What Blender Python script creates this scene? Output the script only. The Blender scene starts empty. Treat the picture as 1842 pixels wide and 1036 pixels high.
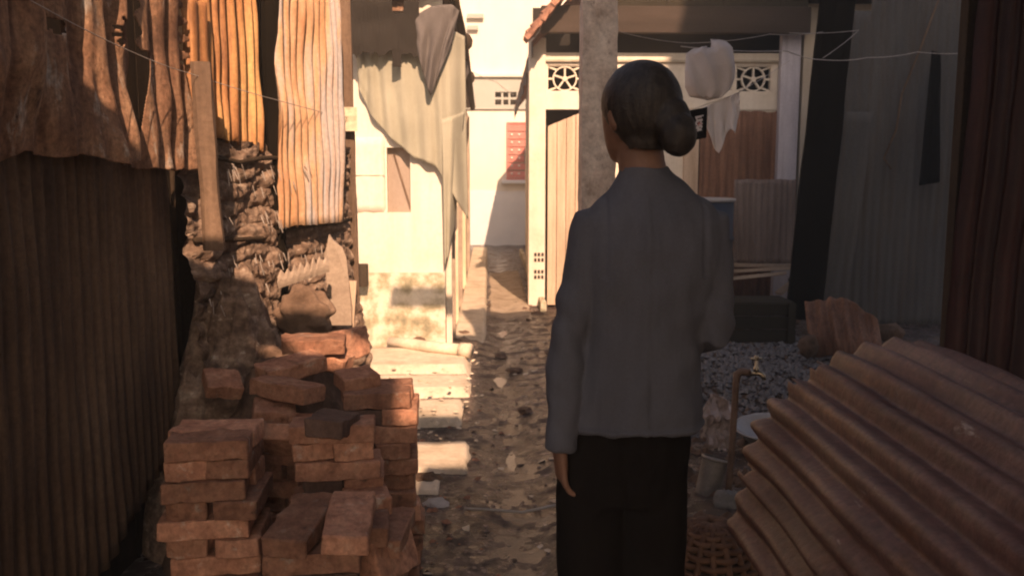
import bpy, bmesh, math, random
from mathutils import Vector, Matrix, noise, Quaternion

R = math.radians
PI = math.pi
random.seed(11)
sc = bpy.context.scene
COL = sc.collection
V = Vector

# ------------------------------------------------------------------ camera
F_PX, CAM_H, PITCH, YAW = 1600.0, 1.35, 7.41, 1.47
cam_d = bpy.data.cameras.new('camera')
cam = bpy.data.objects.new('camera', cam_d)
COL.objects.link(cam)
cam.location = (0, 0, CAM_H)
cam.rotation_euler = (R(90 - PITCH), 0, R(-YAW))
cam_d.sensor_width = 36
cam_d.lens = 36 * F_PX / 1842
cam_d.clip_end = 500
cam_d.clip_start = 0.12
cam_d.dof.use_dof = True
cam_d.dof.focus_distance = 2.6
cam_d.dof.aperture_fstop = 6.3
sc.camera = cam
CAM_M = cam.rotation_euler.to_matrix()

# ------------------------------------------------------------------ light
SUN_TO = V((0.21, -1.47, 1.0)).normalized()          # towards the sun
world = bpy.data.worlds.new('World')
sc.world = world
world.use_nodes = True
wn = world.node_tree
bg = wn.nodes['Background']
skyn = wn.nodes.new('ShaderNodeTexSky')
skyn.sky_type = 'NISHITA'
skyn.sun_disc = False
skyn.sun_elevation = math.asin(SUN_TO.z)
skyn.sun_rotation = math.atan2(SUN_TO.x, SUN_TO.y)
skyn.dust_density = 3.0
skyn.air_density = 1.0
bg.inputs['Strength'].default_value = 0.05
wn.links.new(skyn.outputs[0], bg.inputs['Color'])
sun_d = bpy.data.lights.new('sun', 'SUN')
sun_d.energy = 3.3
sun_d.angle = R(0.5)
sun_d.color = (1.0, 0.70, 0.49)
sun = bpy.data.objects.new('sun', sun_d)
COL.objects.link(sun)
sun.rotation_euler = (-SUN_TO).to_track_quat('-Z', 'Y').to_euler()
vs = sc.view_settings
vs.view_transform = 'Standard'
vs.look = 'None'
vs.exposure = 1.5
vs.gamma = 1
vs.use_curve_mapping = False
try:
    vs.use_white_balance = True
    vs.white_balance_temperature = 7300
    vs.white_balance_tint = 17
except Exception:
    pass
sc.cycles.use_denoising = True
sc.cycles.max_bounces = 8
sc.cycles.diffuse_bounces = 4
sc.cycles.filter_width = 2.0

# ------------------------------------------------------------------ helpers
def P(px, py, Y):
    d = CAM_M @ V(((px - 921) / F_PX, (518 - py) / F_PX, -1))
    return V((0, 0, CAM_H)) + d * (Y / d.y)

def PX(px, Y): return P(px, 310, Y).x
def nz(p, s=1.0, o=0.0): return noise.noise(V((p[0] * s + o, p[1] * s + o * 1.7, p[2] * s - o)))
def lerp(a, b, t): return a + (b - a) * t
def sstep(a, b, x):
    t = min(1, max(0, (x - a) / (b - a))); return t * t * (3 - 2 * t)

ORG = {}

class MB:
    def __init__(s): s.v = []; s.f = []
    def add(s, vs, fs):
        b = len(s.v); s.v += [V(v) for v in vs]; s.f += [[b + i for i in f] for f in fs]; return s
    def box(s, lo, hi):
        x0, y0, z0 = lo; x1, y1, z1 = hi
        return s.add([(x0,y0,z0),(x1,y0,z0),(x1,y1,z0),(x0,y1,z0),(x0,y0,z1),(x1,y0,z1),(x1,y1,z1),(x0,y1,z1)],
                     [(0,3,2,1),(4,5,6,7),(0,1,5,4),(1,2,6,5),(2,3,7,6),(3,0,4,7)])
    def obox(s, c, size, m=None):
        m = m or Matrix.Identity(3); c = V(c); h = V(size) / 2
        vs = [c + m @ V((sx*h.x, sy*h.y, sz*h.z)) for sz in (-1,1) for sx, sy in ((-1,-1),(1,-1),(1,1),(-1,1))]
        return s.add(vs, [(0,3,2,1),(4,5,6,7),(0,1,5,4),(1,2,6,5),(2,3,7,6),(3,0,4,7)])
    def beam(s, a, b, w, t, up=(0,0,1)):
        a, b = V(a), V(b); d = (b - a).normalized(); u = V(up)
        x = d.cross(u)
        if x.length < 1e-4: x = d.cross(V((1,0,0)))
        x.normalize(); y = x.cross(d)
        vs = []
        for p in (a, b):
            for sx, sy in ((-1,-1),(1,-1),(1,1),(-1,1)): vs.append(p + x*sx*w/2 + y*sy*t/2)
        return s.add(vs, [(0,3,2,1),(4,5,6,7),(0,1,5,4),(1,2,6,5),(2,3,7,6),(3,0,4,7)])
    def loft(s, rings, cap=True):
        n = len(rings[0]); vs = [p for r in rings for p in r]; fs = []
        for i in range(len(rings) - 1):
            for j in range(n):
                k = (j + 1) % n
                fs.append((i*n+j, i*n+k, (i+1)*n+k, (i+1)*n+j))
        if cap:
            fs.append(tuple(reversed(range(n)))); fs.append(tuple((len(rings)-1)*n + j for j in range(n)))
        return s.add(vs, fs)
    def tube(s, pts, r, n=8, cap=True):
        pts = [V(p) for p in pts]; rs = r if isinstance(r, (list, tuple)) else [r] * len(pts)
        rings = []; pu = None
        for i, p in enumerate(pts):
            d = (pts[min(i+1, len(pts)-1)] - pts[max(i-1, 0)]).normalized()
            if pu is None:
                pu = d.orthogonal().normalized()
            pu = (pu - d * pu.dot(d)).normalized(); w = d.cross(pu)
            rings.append([p + (pu*math.cos(2*PI*j/n) + w*math.sin(2*PI*j/n)) * rs[i] for j in range(n)])
        return s.loft(rings, cap)
    def lathe(s, c, prof, n=24, m=None, cap=True):
        m = m or Matrix.Identity(3); c = V(c)
        return s.loft([[c + m @ V((r*math.cos(2*PI*j/n), r*math.sin(2*PI*j/n), z)) for j in range(n)] for r, z in prof], cap)
    def grid(s, fn, nu, nv, skip=None):
        vs = [fn(i/nu, j/nv) for j in range(nv+1) for i in range(nu+1)]
        fs = [(j*(nu+1)+i, j*(nu+1)+i+1, (j+1)*(nu+1)+i+1, (j+1)*(nu+1)+i) for j in range(nv) for i in range(nu)
              if not (skip and skip((i+.5)/nu, (j+.5)/nv))]
        return s.add(vs, fs)
    def ball(s, c, r, nu=14, nv=9, amp=0, fs=6, seed=0, m=None):
        c = V(c); r = V(r) if not isinstance(r, (int, float)) else V((r, r, r)); m = m or Matrix.Identity(3); rings = []
        for j in range(1, nv):
            th = PI * j / nv; ring = []
            for i in range(nu):
                a = 2*PI*i/nu
                d = V((math.sin(th)*math.cos(a), math.sin(th)*math.sin(a), -math.cos(th)))
                k = 1 + amp * noise.noise(d * fs * .35 + V((seed, seed*.7, 0)))
                ring.append(c + m @ V((d.x*r.x*k, d.y*r.y*k, d.z*r.z*k)))
            rings.append(ring)
        return s.loft(rings)
    def mesh(s, name, off=V((0,0,0)), smooth=False):
        me = bpy.data.meshes.new(name)
        me.from_pydata([tuple(v - off) for v in s.v], [], s.f)
        me.validate(); me.update()
        if smooth:
            me.polygons.foreach_set('use_smooth', [True] * len(me.polygons))
        return me
    def build(s, name, mat, parent=None, smooth=False, solid=0, bevel=0, loc=None, fixn=False, sub=0):
        if parent is not None: off = ORG[parent.name]
        elif loc is not None: off = V(loc)
        else:
            n = len(s.v); c = sum(s.v, V()) / n; off = V((c.x, c.y, min(v.z for v in s.v)))
        me = s.mesh(name, off, smooth)
        if fixn:
            bm = bmesh.new(); bm.from_mesh(me); bmesh.ops.recalc_face_normals(bm, faces=bm.faces); bm.to_mesh(me); bm.free()
        o = bpy.data.objects.new(name, me); COL.objects.link(o)
        if mat: me.materials.append(mat)
        if parent is not None: o.parent = parent
        else: o.location = off
        ORG[o.name] = off
        if sub:
            m = o.modifiers.new('sub', 'SUBSURF'); m.levels = m.render_levels = sub
        if solid:
            m = o.modifiers.new('solid', 'SOLIDIFY'); m.thickness = solid; m.offset = 0
        if bevel:
            m = o.modifiers.new('bevel', 'BEVEL'); m.width = bevel; m.segments = 2; m.limit_method = 'ANGLE'
        return o

def tag(o, label=None, cat=None, group=None, kind=None):
    if label: o['label'] = label
    if cat: o['category'] = cat
    if group: o['group'] = group
    if kind: o['kind'] = kind
    return o

def thing(name, label, cat, loc=(0, 0, 0), group=None):
    o = bpy.data.objects.new(name, None); COL.objects.link(o)
    o.location = loc; o.empty_display_size = .1; ORG[o.name] = V(loc)
    return tag(o, label, cat, group)

def bake(o):
    """apply the object's modifiers to its mesh"""
    dg = bpy.context.evaluated_depsgraph_get(); dg.update()
    me = bpy.data.meshes.new_from_object(o.evaluated_get(dg))
    mats = list(o.data.materials); o.modifiers.clear(); o.data = me
    if not me.materials:
        for m in mats: me.materials.append(m)
    return o

def corr(mb, o, u, v, W, H, pitch=.076, amp=.009, spp=8, nv=26, dent=0., dscale=2., seed=0., bot=None, top=None,
         skip=None, warp=None, phase=0., sharp=0., left=None):
    """corrugated sheet: o lower left corner, u along the width, v along the ridges"""
    o, u, v = V(o), V(u).normalized(), V(v).normalized(); n = u.cross(v)
    nu = max(8, int(W / pitch * spp))
    def fn(a, b):
        x = lerp(left(b), W, a) if left else a * W; lo = bot(a) if bot else 0; hi = H + (top(a) if top else 0); z = lerp(lo, hi, b)
        xj = x + sharp * pitch * .9 * noise.noise(V((x / pitch * .45 + seed, 7.3, seed)))
        s_ = math.sin(PI * xj / pitch + phase)
        h = amp * (2.3 * math.sqrt(s_*s_ + .02) - 1.5) if sharp else amp * math.sin(2 * PI * x / pitch + phase)
        if dent: h += dent * noise.noise(V((x*dscale + seed, z*dscale*.7, seed))) + dent*.4*noise.noise(V((x*dscale*3 + seed, z*dscale*2, seed+5)))
        if warp: h += warp(a, b)
        return o + u*x + v*z + n*h
    return mb.grid(fn, nu, nv, skip)

def ragged(seed, amp, fs, base=0.):
    return lambda a: base + amp * noise.noise(V((a*fs, seed, 0))) + amp*.5*noise.noise(V((a*fs*3.7, seed+3, 0)))

def cloth_bits(pts_top, pts_bot, nu, nv, fold, nfold, seed=0, n=V((0, -1, 0)), mid=None):
    """grid between two polylines of 3-D points with folds running down"""
    def pl(pts, t):
        k = t * (len(pts) - 1); i = min(int(k), len(pts) - 2); return pts[i].lerp(pts[i+1], k - i)
    def fn(a, b):
        p = pl(pts_top, a).lerp(pl(pts_bot, a), b)
        h = fold * (math.sin(a*nfold*2*PI + 1.5*noise.noise(V((a*3, b*1.5, seed)))) * (.3+.7*b) + .8*noise.noise(V((a*6+seed, b*3, seed))))
        return p + n * h
    return fn

# ------------------------------------------------------------------ materials
MATS = {}
def mat(name, cols, scale=6., stretch=(1, 1, 1), rough=.8, rough2=None, bump=.3, bscale=60., fine=.25, metal=0., rand=0.,
        streak=None, spec=.3, detail=6, extra=None, bdist=.004):
    """cols: [(pos, rgb)...] ramp over a large noise; fine noise multiplies; streak=(rgb, amount, scale) vertical streaks;
    extra=(rgb, scale, lo, hi) separate patches"""
    m = bpy.data.materials.new(name); m.use_nodes = True; t = m.node_tree; N = t.nodes; L = t.links
    b = N['Principled BSDF']
    tc = N.new('ShaderNodeTexCoord'); mp = N.new('ShaderNodeMapping'); mp.inputs['Scale'].default_value = stretch
    src = tc.outputs['Object']
    if rand:
        oi = N.new('ShaderNodeObjectInfo'); ad = N.new('ShaderNodeVectorMath'); ad.operation = 'ADD'
        mu = N.new('ShaderNodeMath'); mu.operation = 'MULTIPLY'; mu.inputs[1].default_value = 37.
        L.new(oi.outputs['Random'], mu.inputs[0]); L.new(src, ad.inputs[0]); L.new(mu.outputs[0], ad.inputs[1]); src = ad.outputs[0]
    L.new(src, mp.inputs['Vector'])
    def noi(sc_, vec, det=detail, rg=.6):
        n = N.new('ShaderNodeTexNoise'); n.inputs['Scale'].default_value = sc_; n.inputs['Detail'].default_value = det
        n.inputs['Roughness'].default_value = rg; L.new(vec, n.inputs['Vector']); return n.outputs['Fac']
    def ramp(fac, stops):
        r = N.new('ShaderNodeValToRGB'); e = r.color_ramp.elements
        while len(e) < len(stops): e.new(.5)
        for i, (p, c) in enumerate(stops): e[i].position = p; e[i].color = (*c, 1)
        L.new(fac, r.inputs[0]); return r.outputs[0]
    def mix(fac, a, c, mode='MIX'):
        x = N.new('ShaderNodeMix'); x.data_type = 'RGBA'; x.blend_type = mode
        if isinstance(fac, float): x.inputs[0].default_value = fac
        else: L.new(fac, x.inputs[0])
        for sock, val in ((x.inputs[6], a), (x.inputs[7], c)):
            if isinstance(val, tuple): sock.default_value = (*val, 1)
            else: L.new(val, sock)
        return x.outputs[2]
    c = ramp(noi(scale, mp.outputs[0]), cols)
    if extra:
        for rgb, es, lo, hi in (extra if isinstance(extra, list) else [extra]):
            k = ramp(noi(es, mp.outputs[0], 5, .65), [(lo, (0,0,0)), (hi, (1,1,1))]); c = mix(k, c, rgb)
    if streak:
        ms = N.new('ShaderNodeMapping'); ms.inputs['Scale'].default_value = streak[3] if len(streak) > 3 else (1, 1, .06); L.new(src, ms.inputs['Vector'])
        k = ramp(noi(streak[2], ms.outputs[0], 5, .7), [(.45, (0,0,0)), (.72, (streak[1],)*3)]); c = mix(k, c, streak[0])
    fn = noi(bscale, src, 8, .7)
    c = mix(1.0, c, ramp(fn, [(.25, (1-fine,)*3), (.75, (1+fine*.6,)*3)]), 'MULTIPLY')
    if rand:
        hv = N.new('ShaderNodeHueSaturation'); mr = N.new('ShaderNodeMapRange'); L.new(oi.outputs['Random'], mr.inputs[0])
        mr.inputs[3].default_value = 1 - rand; mr.inputs[4].default_value = 1 + rand; L.new(mr.outputs[0], hv.inputs['Value']); L.new(c, hv.inputs['Color'])
        c = hv.outputs[0]
    L.new(c, b.inputs['Base Color'])
    b.inputs['Roughness'].default_value = rough; b.inputs['Metallic'].default_value = metal
    b.inputs['Specular IOR Level'].default_value = spec
    if rough2 is not None:
        rr = ramp(noi(scale*1.3, mp.outputs[0]), [(.46, (rough2,)*3), (.62, (rough,)*3)]); L.new(rr, b.inputs['Roughness'])
    if bump:
        bp = N.new('ShaderNodeBump'); bp.inputs['Strength'].default_value = bump; bp.inputs['Distance'].default_value = bdist
        L.new(fn, bp.inputs['Height']); L.new(bp.outputs[0], b.inputs['Normal'])
    MATS[name] = m
    return m

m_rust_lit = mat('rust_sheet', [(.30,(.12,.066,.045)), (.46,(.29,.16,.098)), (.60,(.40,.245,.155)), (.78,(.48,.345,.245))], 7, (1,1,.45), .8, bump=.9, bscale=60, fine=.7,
                 streak=((.13,.065,.04), .85, 30), extra=[((.50,.44,.38), 14, .58, .66), ((.09,.05,.035), 10, .62, .70)])
m_rust_gold = mat('rust_gold_sheet', [(.34,(.16,.07,.035)), (.48,(.46,.22,.09)), (.66,(.64,.40,.17))], 6, (1,1,.3), .65, bump=.35, fine=.35, streak=((.20,.08,.04), .8, 30))
m_rust_blue = mat('rust_blue_sheet', [(.32,(.42,.21,.11)), (.45,(.55,.36,.22)), (.54,(.44,.40,.38)), (.70,(.40,.42,.45))], 7, (1,1,.22), .6, bump=.3, fine=.3, streak=((.52,.26,.11), .6, 34))
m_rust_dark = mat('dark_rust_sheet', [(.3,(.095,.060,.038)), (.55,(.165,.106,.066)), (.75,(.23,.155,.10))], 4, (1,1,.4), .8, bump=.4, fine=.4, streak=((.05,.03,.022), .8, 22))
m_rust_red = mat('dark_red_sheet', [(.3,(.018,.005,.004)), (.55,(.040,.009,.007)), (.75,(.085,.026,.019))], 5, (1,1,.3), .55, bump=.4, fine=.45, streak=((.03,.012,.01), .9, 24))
m_rust_plum = mat('plum_rust_sheet', [(.28,(.070,.026,.021)), (.48,(.140,.062,.050)), (.64,(.205,.108,.089)), (.82,(.33,.22,.18))], 5, (1,.3,1), .62, rough2=.42, spec=.5, bump=.8, bscale=42, fine=.6, bdist=.006,
                  extra=[((.22,.09,.04), 9, .56, .70), ((.50,.42,.37), 24, .66, .74)], streak=((.07,.03,.024), .85, 22, (1, .08, 1)))
m_grey_sheet = mat('grey_cement_sheet', [(.3,(.062,.062,.064)), (.6,(.095,.093,.091)), (.8,(.125,.118,.112))], 3, (1,1,.3), .85, bump=.25, fine=.25, streak=((.08,.06,.045), .7, 18))
m_pinkgrey = mat('pinkish_grey_sheet', [(.3,(.16,.12,.105)), (.7,(.26,.21,.19))], 4, (1,1,.4), .85, bump=.3, fine=.3, streak=((.11,.08,.065), .7, 20))
m_brown_sheet = mat('brown_rust_sheet', [(.3,(.15,.075,.045)), (.6,(.26,.135,.085)), (.8,(.33,.19,.125))], 5, (1,1,.3), .8, bump=.4, fine=.4, streak=((.07,.03,.018), .8, 26))
m_tan_sheet = mat('tan_sheet', [(.3,(.15,.09,.07)), (.7,(.27,.18,.14))], 6, (1,1,.5), .8, bump=.4, fine=.35, streak=((.09,.05,.04), .7, 25))
m_plaster = mat('lime_plaster', [(.3,(.64,.56,.46)), (.5,(.75,.68,.58)), (.75,(.79,.73,.64))], 2.2, (1,1,1), .9, bump=.35, bscale=35, fine=.10, streak=((.55,.47,.36), .4, 9))
m_plaster_old = mat('mossy_plaster', [(.32,(.20,.19,.13)), (.45,(.42,.37,.25)), (.56,(.70,.63,.50)), (.75,(.78,.72,.60))], 6, (1,1,1), .92, bump=.7, bscale=30, fine=.2, bdist=.01)
m_plaster_far = mat('pale_far_plaster', [(.3,(.74,.67,.57)), (.7,(.80,.75,.67))], 1.2, (1,1,1), .9, bump=.1, fine=.05, streak=((.62,.56,.47), .35, 5))
m_greyband = mat('grey_plaster', [(.3,(.36,.37,.33)), (.7,(.44,.44,.40))], 1.6, (1,1,1), .9, bump=.1, fine=.06)
m_beige = mat('beige_plaster', [(.3,(.42,.36,.28)), (.7,(.56,.50,.41))], 2, (1,1,1), .9, bump=.3, fine=.12, streak=((.3,.25,.19), .5, 9))
m_lav = mat('lavender_paint', [(.3,(.44,.42,.47)), (.7,(.58,.56,.60))], 5, (1,1,.3), .85, bump=.3, fine=.2, streak=((.26,.24,.28), .6, 18))
m_conc = mat('mottled_concrete', [(.28,(.40,.31,.25)), (.45,(.62,.53,.46)), (.62,(.72,.64,.56)), (.8,(.78,.71,.63))], 11, (1,1,.6), .9, bump=1., bscale=34, fine=.45, bdist=.010, extra=[((.26,.20,.16), 15, .62, .69), ((.55,.42,.36), 8, .55, .70)])
m_wood = mat('weathered_wood', [(.3,(.10,.065,.045)), (.6,(.19,.125,.085)), (.8,(.26,.18,.13))], 14, (1,1,.08), .85, bump=.4, fine=.35)
m_wood_dark = mat('dark_wood', [(.3,(.028,.020,.014)), (.7,(.065,.045,.03))], 12, (1,1,.1), .9, bump=.35, fine=.35, spec=.15)
m_wood_black = mat('tarred_wood', [(.3,(.007,.0055,.004)), (.7,(.014,.011,.008))], 8, (1,1,.1), .95, bump=.3, fine=.3, spec=.03)
m_wood_tan = mat('tan_plywood', [(.3,(.50,.37,.26)), (.55,(.62,.48,.36)), (.8,(.68,.54,.42))], 7, (1,1,.14), .8, bump=.2, fine=.2, streak=((.28,.17,.11), .7, 12))
m_wood_grey = mat('pinkish_grey_board', [(.3,(.30,.235,.19)), (.7,(.40,.32,.265))], 7, (1,1,.2), .85, bump=.2, fine=.15)
m_wood_pale = mat('pale_board', [(.3,(.30,.23,.18)), (.7,(.46,.37,.29))], 9, (.15,1,1), .85, bump=.4, fine=.3)
m_cream_board = mat('cream_board', [(.35,(.58,.48,.34)), (.6,(.72,.63,.47)), (.8,(.78,.70,.54))], 9, (1,1,.3), .9, bump=.5, fine=.2)
m_brick = mat('fired_brick', [(.25,(.24,.12,.08)), (.45,(.40,.20,.130)), (.62,(.49,.265,.175)), (.8,(.54,.36,.26))], 16, (1,1,1), .92, bump=1., bscale=55, fine=.5, rand=.42, bdist=.008, extra=[((.50,.40,.33), 18, .60, .72), ((.10,.06,.045), 13, .62, .74)])
m_brick_dark = mat('overburnt_brick', [(.3,(.08,.05,.04)), (.7,(.15,.095,.075))], 16, (1,1,1), .9, bump=.7, bscale=70, fine=.4, rand=.2)
m_dirt = mat('rubble_earth', [(.3,(.09,.058,.04)), (.5,(.15,.095,.065)), (.7,(.23,.15,.11))], 9, (1,1,1), .95, bump=1., bscale=40, fine=.5, bdist=.012)
m_gravel = mat('grey_gravel', [(.3,(.075,.07,.07)), (.6,(.165,.155,.155)), (.8,(.29,.275,.275))], 30, (1,1,1), .7, bump=.5, fine=.3, spec=.5)
m_stone = mat('pale_stone', [(.3,(.36,.34,.33)), (.7,(.52,.50,.49))], 14, (1,1,1), .85, bump=.5, fine=.25)
m_stone_grey = mat('grey_stone', [(.3,(.16,.155,.15)), (.7,(.28,.27,.26))], 12, (1,1,1), .85, bump=.5, fine=.3)
m_thatch = mat('palm_thatch', [(.35,(.05,.036,.027)), (.5,(.12,.09,.07)), (.62,(.24,.19,.155)), (.75,(.44,.37,.31))], 16, (1,1,.3), .85, bump=.2, fine=.3)
m_layer = mat('layered_rubble', [(.28,(.10,.066,.047)), (.45,(.20,.135,.098)), (.58,(.30,.215,.16)), (.74,(.46,.37,.29))], 11, (1,1,2.2), .95, bump=1., bscale=45, fine=.6, bdist=.01, extra=((.48,.41,.34), 22, .62, .70))
m_thatch_pale = mat('dry_pale_thatch', [(.3,(.34,.28,.235)), (.7,(.56,.49,.42))], 22, (1,1,.3), .85, bump=.2, fine=.3)
m_pebble = mat('mixed_pebble', [(.3,(.12,.085,.065)), (.55,(.26,.20,.165)), (.75,(.42,.35,.30))], 9, (1,1,1), .8, bump=.4, fine=.3)
m_sack = mat('jute_sack', [(.3,(.10,.064,.044)), (.5,(.19,.125,.088)), (.72,(.34,.25,.185))], 7, (1,1,1), .95, bump=.8, bscale=80, fine=.35)
m_canvas = mat('cream_canvas', [(.3,(.31,.30,.235)), (.6,(.39,.375,.295)), (.8,(.44,.42,.335))], 4, (1,1,.6), .9, bump=.2, bscale=120, fine=.1, streak=((.27,.25,.19), .5, 10))
m_darkcloth_shade = mat('slate_cloth_shade', [(.3,(.085,.075,.072)), (.7,(.15,.135,.13))], 4, (1,1,.4), .9, bump=.2, fine=.15)  # slate cloth; also the shaded tarp tone of the pointed piece
m_roof_shade = mat('roof_shade_tone', [(.3,(.013,.010,.0075)), (.7,(.022,.017,.013))], 5, (1,1,1), .85, bump=.3, fine=.3)  # dark tone for the roof shade sheet and its tab
m_white_cloth = mat('white_cloth', [(.3,(.70,.67,.67)), (.7,(.80,.77,.77))], 5, (1,1,1), .9, bump=.15, bscale=140, fine=.06)
m_grey_cloth = mat('faded_white_cloth', [(.3,(.58,.54,.53)), (.7,(.68,.64,.63))], 6, (1,1,1), .9, bump=.25, bscale=140, fine=.1)
m_black_cloth = mat('black_cloth', [(.3,(.007,.006,.005)), (.7,(.012,.010,.009))], 6, (1,1,1), .95, bump=.2, fine=.15, spec=.04)
m_print = mat('white_print', [(.3,(.55,.52,.52)), (.7,(.66,.62,.62))], 9, bump=0, fine=.05)
m_redprint = mat('red_print', [(.3,(.40,.07,.06)), (.7,(.48,.10,.08))], 9, bump=0, fine=.05)
m_red = mat('pinkish_red_paint', [(.3,(.60,.20,.17)), (.7,(.70,.28,.24))], 5, (1,1,1), .8, bump=.1, fine=.12)
m_blue = mat('dark_blue_paint', [(.3,(.018,.026,.045)), (.7,(.035,.048,.075))], 6, (1,1,1), .5, bump=.2, fine=.25)
m_bluegrey = mat('bluish_lime_wash', [(.3,(.68,.69,.70)), (.7,(.78,.78,.78))], 3, (1,1,1), .9, bump=.2, fine=.08)
m_black = mat('dark_interior', [(.3,(.012,.010,.008)), (.7,(.022,.018,.014))], 4, bump=.1, fine=.1)
m_pipe = mat('rusty_pipe', [(.3,(.12,.075,.055)), (.7,(.24,.16,.12))], 18, (1,1,.5), .6, bump=.4, fine=.35, metal=.2)
m_brass = mat('worn_brass', [(.3,(.30,.26,.20)), (.7,(.48,.42,.33))], 14, rough=.3, bump=.1, fine=.12, metal=1.)
m_enamel = mat('white_enamel', [(.3,(.28,.27,.27)), (.7,(.38,.37,.37))], 8, rough=.3, bump=.05, fine=.1, spec=.5)
m_tin = mat('dull_tin', [(.3,(.20,.18,.165)), (.7,(.34,.31,.28))], 12, rough=.5, bump=.3, fine=.3, metal=.4)
m_plastic = mat('crumpled_clear_plastic', [(.3,(.26,.20,.18)), (.7,(.42,.35,.33))], 10, rough=.22, bump=.2, fine=.15, spec=.6)
m_wicker = mat('bamboo_weave', [(.3,(.10,.050,.030)), (.6,(.17,.088,.052)), (.8,(.22,.125,.075))], 14, (1,1,1), .7, bump=.3, fine=.3, rand=.15)
m_wire = mat('pale_wire', [(.3,(.34,.31,.28)), (.7,(.46,.42,.39))], 12, rough=.6, bump=0, fine=.1)
m_tile = mat('clay_roof_tile', [(.3,(.20,.09,.06)), (.6,(.36,.18,.12)), (.8,(.48,.28,.20))], 14, bump=.5, fine=.35, rand=.25)
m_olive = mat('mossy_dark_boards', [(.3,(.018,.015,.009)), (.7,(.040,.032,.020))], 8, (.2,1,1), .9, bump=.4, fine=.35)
m_beam = mat('brown_fascia', [(.3,(.036,.026,.020)), (.7,(.070,.051,.041))], 5, (.15,1,1), .9, bump=.3, fine=.25)
m_skin = mat('brown_skin', [(.3,(.15,.078,.05)), (.7,(.21,.11,.07))], 9, rough=.6, bump=.15, bscale=160, fine=.12, spec=.4)
m_lip = mat('lip_skin', [(.3,(.20,.075,.06)), (.7,(.24,.09,.07))], 9, rough=.5, bump=0, fine=.1)
m_eye = mat('eye_white', [(.3,(.55,.5,.46)), (.7,(.6,.56,.5))], 9, rough=.2, bump=0, fine=.05)
m_iris = mat('dark_iris', [(.3,(.02,.012,.008)), (.7,(.03,.018,.012))], 9, rough=.1, bump=0, fine=.05)
m_hair = mat('dark_brown_hair', [(.3,(.010,.007,.005)), (.7,(.024,.018,.013))], 46, (1,1,.10), .5, bump=.6, bscale=150, fine=.5, spec=.4, streak=((.055,.043,.032), .7, 90, (1,1,.10)))  # paler streak lines paint a sheen along the strands
m_blouse = mat('grey_cotton_blouse', [(.3,(.070,.072,.086)), (.7,(.098,.101,.119))], 5, (1,1,.35), .95, bump=.3, bscale=160, fine=.14, streak=((.066,.067,.077), .7, 16))
m_trouser = mat('black_satin_trousers', [(.3,(.008,.006,.005)), (.7,(.013,.010,.008))], 6, (1,1,.3), .9, bump=.2, fine=.2, spec=.1)
m_strap = mat('plastic_sandal', [(.3,(.10,.03,.03)), (.7,(.14,.05,.05))], 6, bump=.1)

def mud_material():
    m = mat('wet_mud', [(.28,(.020,.012,.010)), (.43,(.055,.033,.028)), (.58,(.105,.068,.059)), (.76,(.20,.14,.125))], 5.5, (1,1,1), .8, rough2=.14, bump=1., bscale=24, fine=.85, spec=.7, bdist=.035,
            extra=[((.38,.30,.26), 24, .61, .68), ((.02,.013,.010), 17, .57, .66)])
    t = m.node_tree; N = t.nodes; L = t.links; b = N['Principled BSDF']
    tc = N.new('ShaderNodeTexCoord'); sx = N.new('ShaderNodeSeparateXYZ'); L.new(tc.outputs['Object'], sx.inputs[0])
    def mth(op, a, c):
        n = N.new('ShaderNodeMath'); n.operation = op; n.use_clamp = False
        for i, q in enumerate((a, c)):
            if isinstance(q, (int, float)): n.inputs[i].default_value = q
            else: L.new(q, n.inputs[i])
        return n.outputs[0]
    d = mth('ABSOLUTE', mth('SUBTRACT', sx.outputs[0], .13), 0)
    nn = N.new('ShaderNodeTexNoise'); nn.inputs['Scale'].default_value = 7.; nn.inputs['Detail'].default_value = 7; nn.inputs['Roughness'].default_value = .65
    L.new(tc.outputs['Object'], nn.inputs['Vector'])
    w = mth('SUBTRACT', mth('ADD', nn.outputs['Fac'], .10), mth('MULTIPLY', d, .75))
    mr = N.new('ShaderNodeMapRange'); L.new(w, mr.inputs[0]); mr.inputs[1].default_value = .52; mr.inputs[2].default_value = .61; wet = mr.outputs[0]
    def mixf(fac, src_sock, val):
        old = src_sock.links[0].from_socket if src_sock.links else None
        x = N.new('ShaderNodeMix'); x.data_type = 'FLOAT'; L.new(fac, x.inputs[0])
        if old: L.new(old, x.inputs[2])
        else: x.inputs[2].default_value = src_sock.default_value
        x.inputs[3].default_value = val; L.new(x.outputs[0], src_sock)
    mixf(wet, b.inputs['Roughness'], .13)
    bp = b.inputs['Normal'].links[0].from_node; mixf(wet, bp.inputs['Strength'], .30)
    old = b.inputs['Base Color'].links[0].from_socket; x = N.new('ShaderNodeMix'); x.data_type = 'RGBA'; L.new(wet, x.inputs[0]); L.new(old, x.inputs[6]); x.inputs[7].default_value = (.034, .022, .017, 1); L.new(x.outputs[2], b.inputs['Base Color'])
    return m
m_mud = mud_material()
m_water = mat('muddy_water', [(.3,(.030,.022,.017)), (.7,(.05,.037,.03))], 6, rough=.12, bump=.5, bscale=22, fine=.1, spec=.5)
m_sun_dust = mat('sun_patch_dust', [(.3,(.26,.20,.15)), (.5,(.42,.335,.25)), (.75,(.54,.45,.35))], 6, bump=.8, bscale=30, fine=.3, bdist=.01)  # pale tone carrying the sunlit triangle on the ground
m_slab = mat('worn_cement_and_sun_patch', [(.3,(.46,.38,.28)), (.5,(.66,.56,.43)), (.75,(.76,.67,.54))], 5, bump=.7, bscale=28, fine=.25, bdist=.008)  # worn cement; also the pale tone of the painted sun pools

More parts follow.
